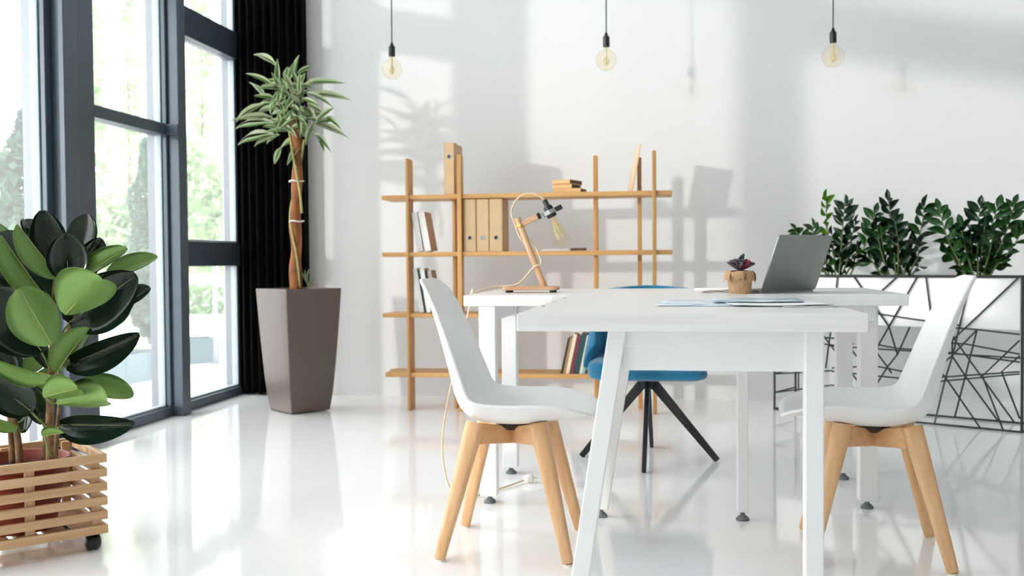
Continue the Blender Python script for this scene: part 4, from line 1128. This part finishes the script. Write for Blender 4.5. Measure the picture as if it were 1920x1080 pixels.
bush_tree('broad green tree outside beyond the window by the curtain', on_ground(400, 25), 4.3, 1.8, M['foliage_p'], 3600, 3, 0.16, GT)
bush_tree('broad tree outside behind the slim dark cypress', on_ground(255, 15), 2.3, 1.2, M['foliage_p'], 3000, 9, 0.16, GT)
bush_tree('low yellowish bush outside beside the green cypress', on_ground(6, 11), 1.7, 1.0, M['foliage_p'], 2600, 12, 0.10, GT)
# hedge and low wall at the far side
hw = thing('boundary_wall', 'low pale boundary wall across the yard outside', 'wall', (-9, 19.0, -0.10))
MB().box((-14, 0, 0), (6, 0.2, 0.7)).build('wall_body', M['outwall'], hw)
MB().box((-14, -0.03, 0.7), (6, 0.23, 0.76)).build('coping', M['outwall'], hw)
hd = thing('hedge', 'clipped pale green hedge before the boundary wall', 'hedge', (-9, 18.2, -0.10))
rnd = random.Random(21)
foliage(lambda g: V((g.uniform(-14, 6), g.uniform(-.35, .35), g.uniform(0.02, 0.55))), 7000, 0.10, rnd, M['foliage'], 'foliage', hd)
def teal_box(label, p, q, h):
    c = (p + q) / 2
    t = thing('planter_box', label, 'planter', (c.x, c.y, -0.10), 0, 'teal planter boxes outside')
    d = (q - p); ln_ = d.length; d.normalize(); nrm_ = V((-d.y, d.x, 0))
    if nrm_.y < 0: nrm_ = -nrm_
    def pp(a, b_, z): return d * a + nrm_ * b_ + V((0, 0, z))
    def sl(a0, a1, b0_, b1_, z0, z1, nm, m):
        MB().add([pp(a0, b0_, z0), pp(a1, b0_, z0), pp(a1, b1_, z0), pp(a0, b1_, z0), pp(a0, b0_, z1), pp(a1, b0_, z1), pp(a1, b1_, z1), pp(a0, b1_, z1)],
                 [(0, 3, 2, 1), (4, 5, 6, 7), (0, 1, 5, 4), (1, 2, 6, 5), (2, 3, 7, 6), (3, 0, 4, 7)]).build(nm, m, t, bevel=0.004)
    k = ln_ / 2
    sl(-k, k, 0, 0.02, 0, h, 'side', M['teal']); sl(-k, k, 0.38, 0.40, 0, h, 'side', M['teal'])
    sl(-k, -k + 0.02, 0.02, 0.38, 0, h, 'end', M['teal']); sl(k - 0.02, k, 0.02, 0.38, 0, h, 'end', M['teal'])
    sl(-k + 0.02, k - 0.02, 0.02, 0.38, 0.05, h - 0.05, 'soil', M['soil'])
    return t
teal_box('teal planter box outside under the slim dark cypress', ground_pt(240, 722), ground_pt(318, 706), 0.24)
teal_box('teal planter box outside by the galvanised pole', ground_pt(345, 684), ground_pt(412, 680), 0.24)
gp = thing('pole', 'galvanised pole with diagonal braces standing in the yard', 'pole', ground_pt(405, 684))
hh = 1.15
MB().tube([(0, 0, 0), (0, 0, hh)], 0.022, 10).build('shaft', M['galv'], gp, smooth=True)
MB().tube([(0, 0, hh - 0.05), (0.45, 0.12, hh - 0.45)], 0.016, 8).build('brace', M['galv'], gp, smooth=True)
MB().tube([(0, 0, hh - 0.45), (0.40, 0.1, hh - 0.95)], 0.012, 8).build('brace', M['galv'], gp, smooth=True)
MB().lathe([(0.05, 0), (0.05, 0.012)], (0, 0, 0), 12).build('base_plate', M['galv'], gp)
MB().box((-0.6, 0.05, hh - 0.02), (0.5, 0.09, hh + 0.05)).build('cross_bar', M['galv'], gp)
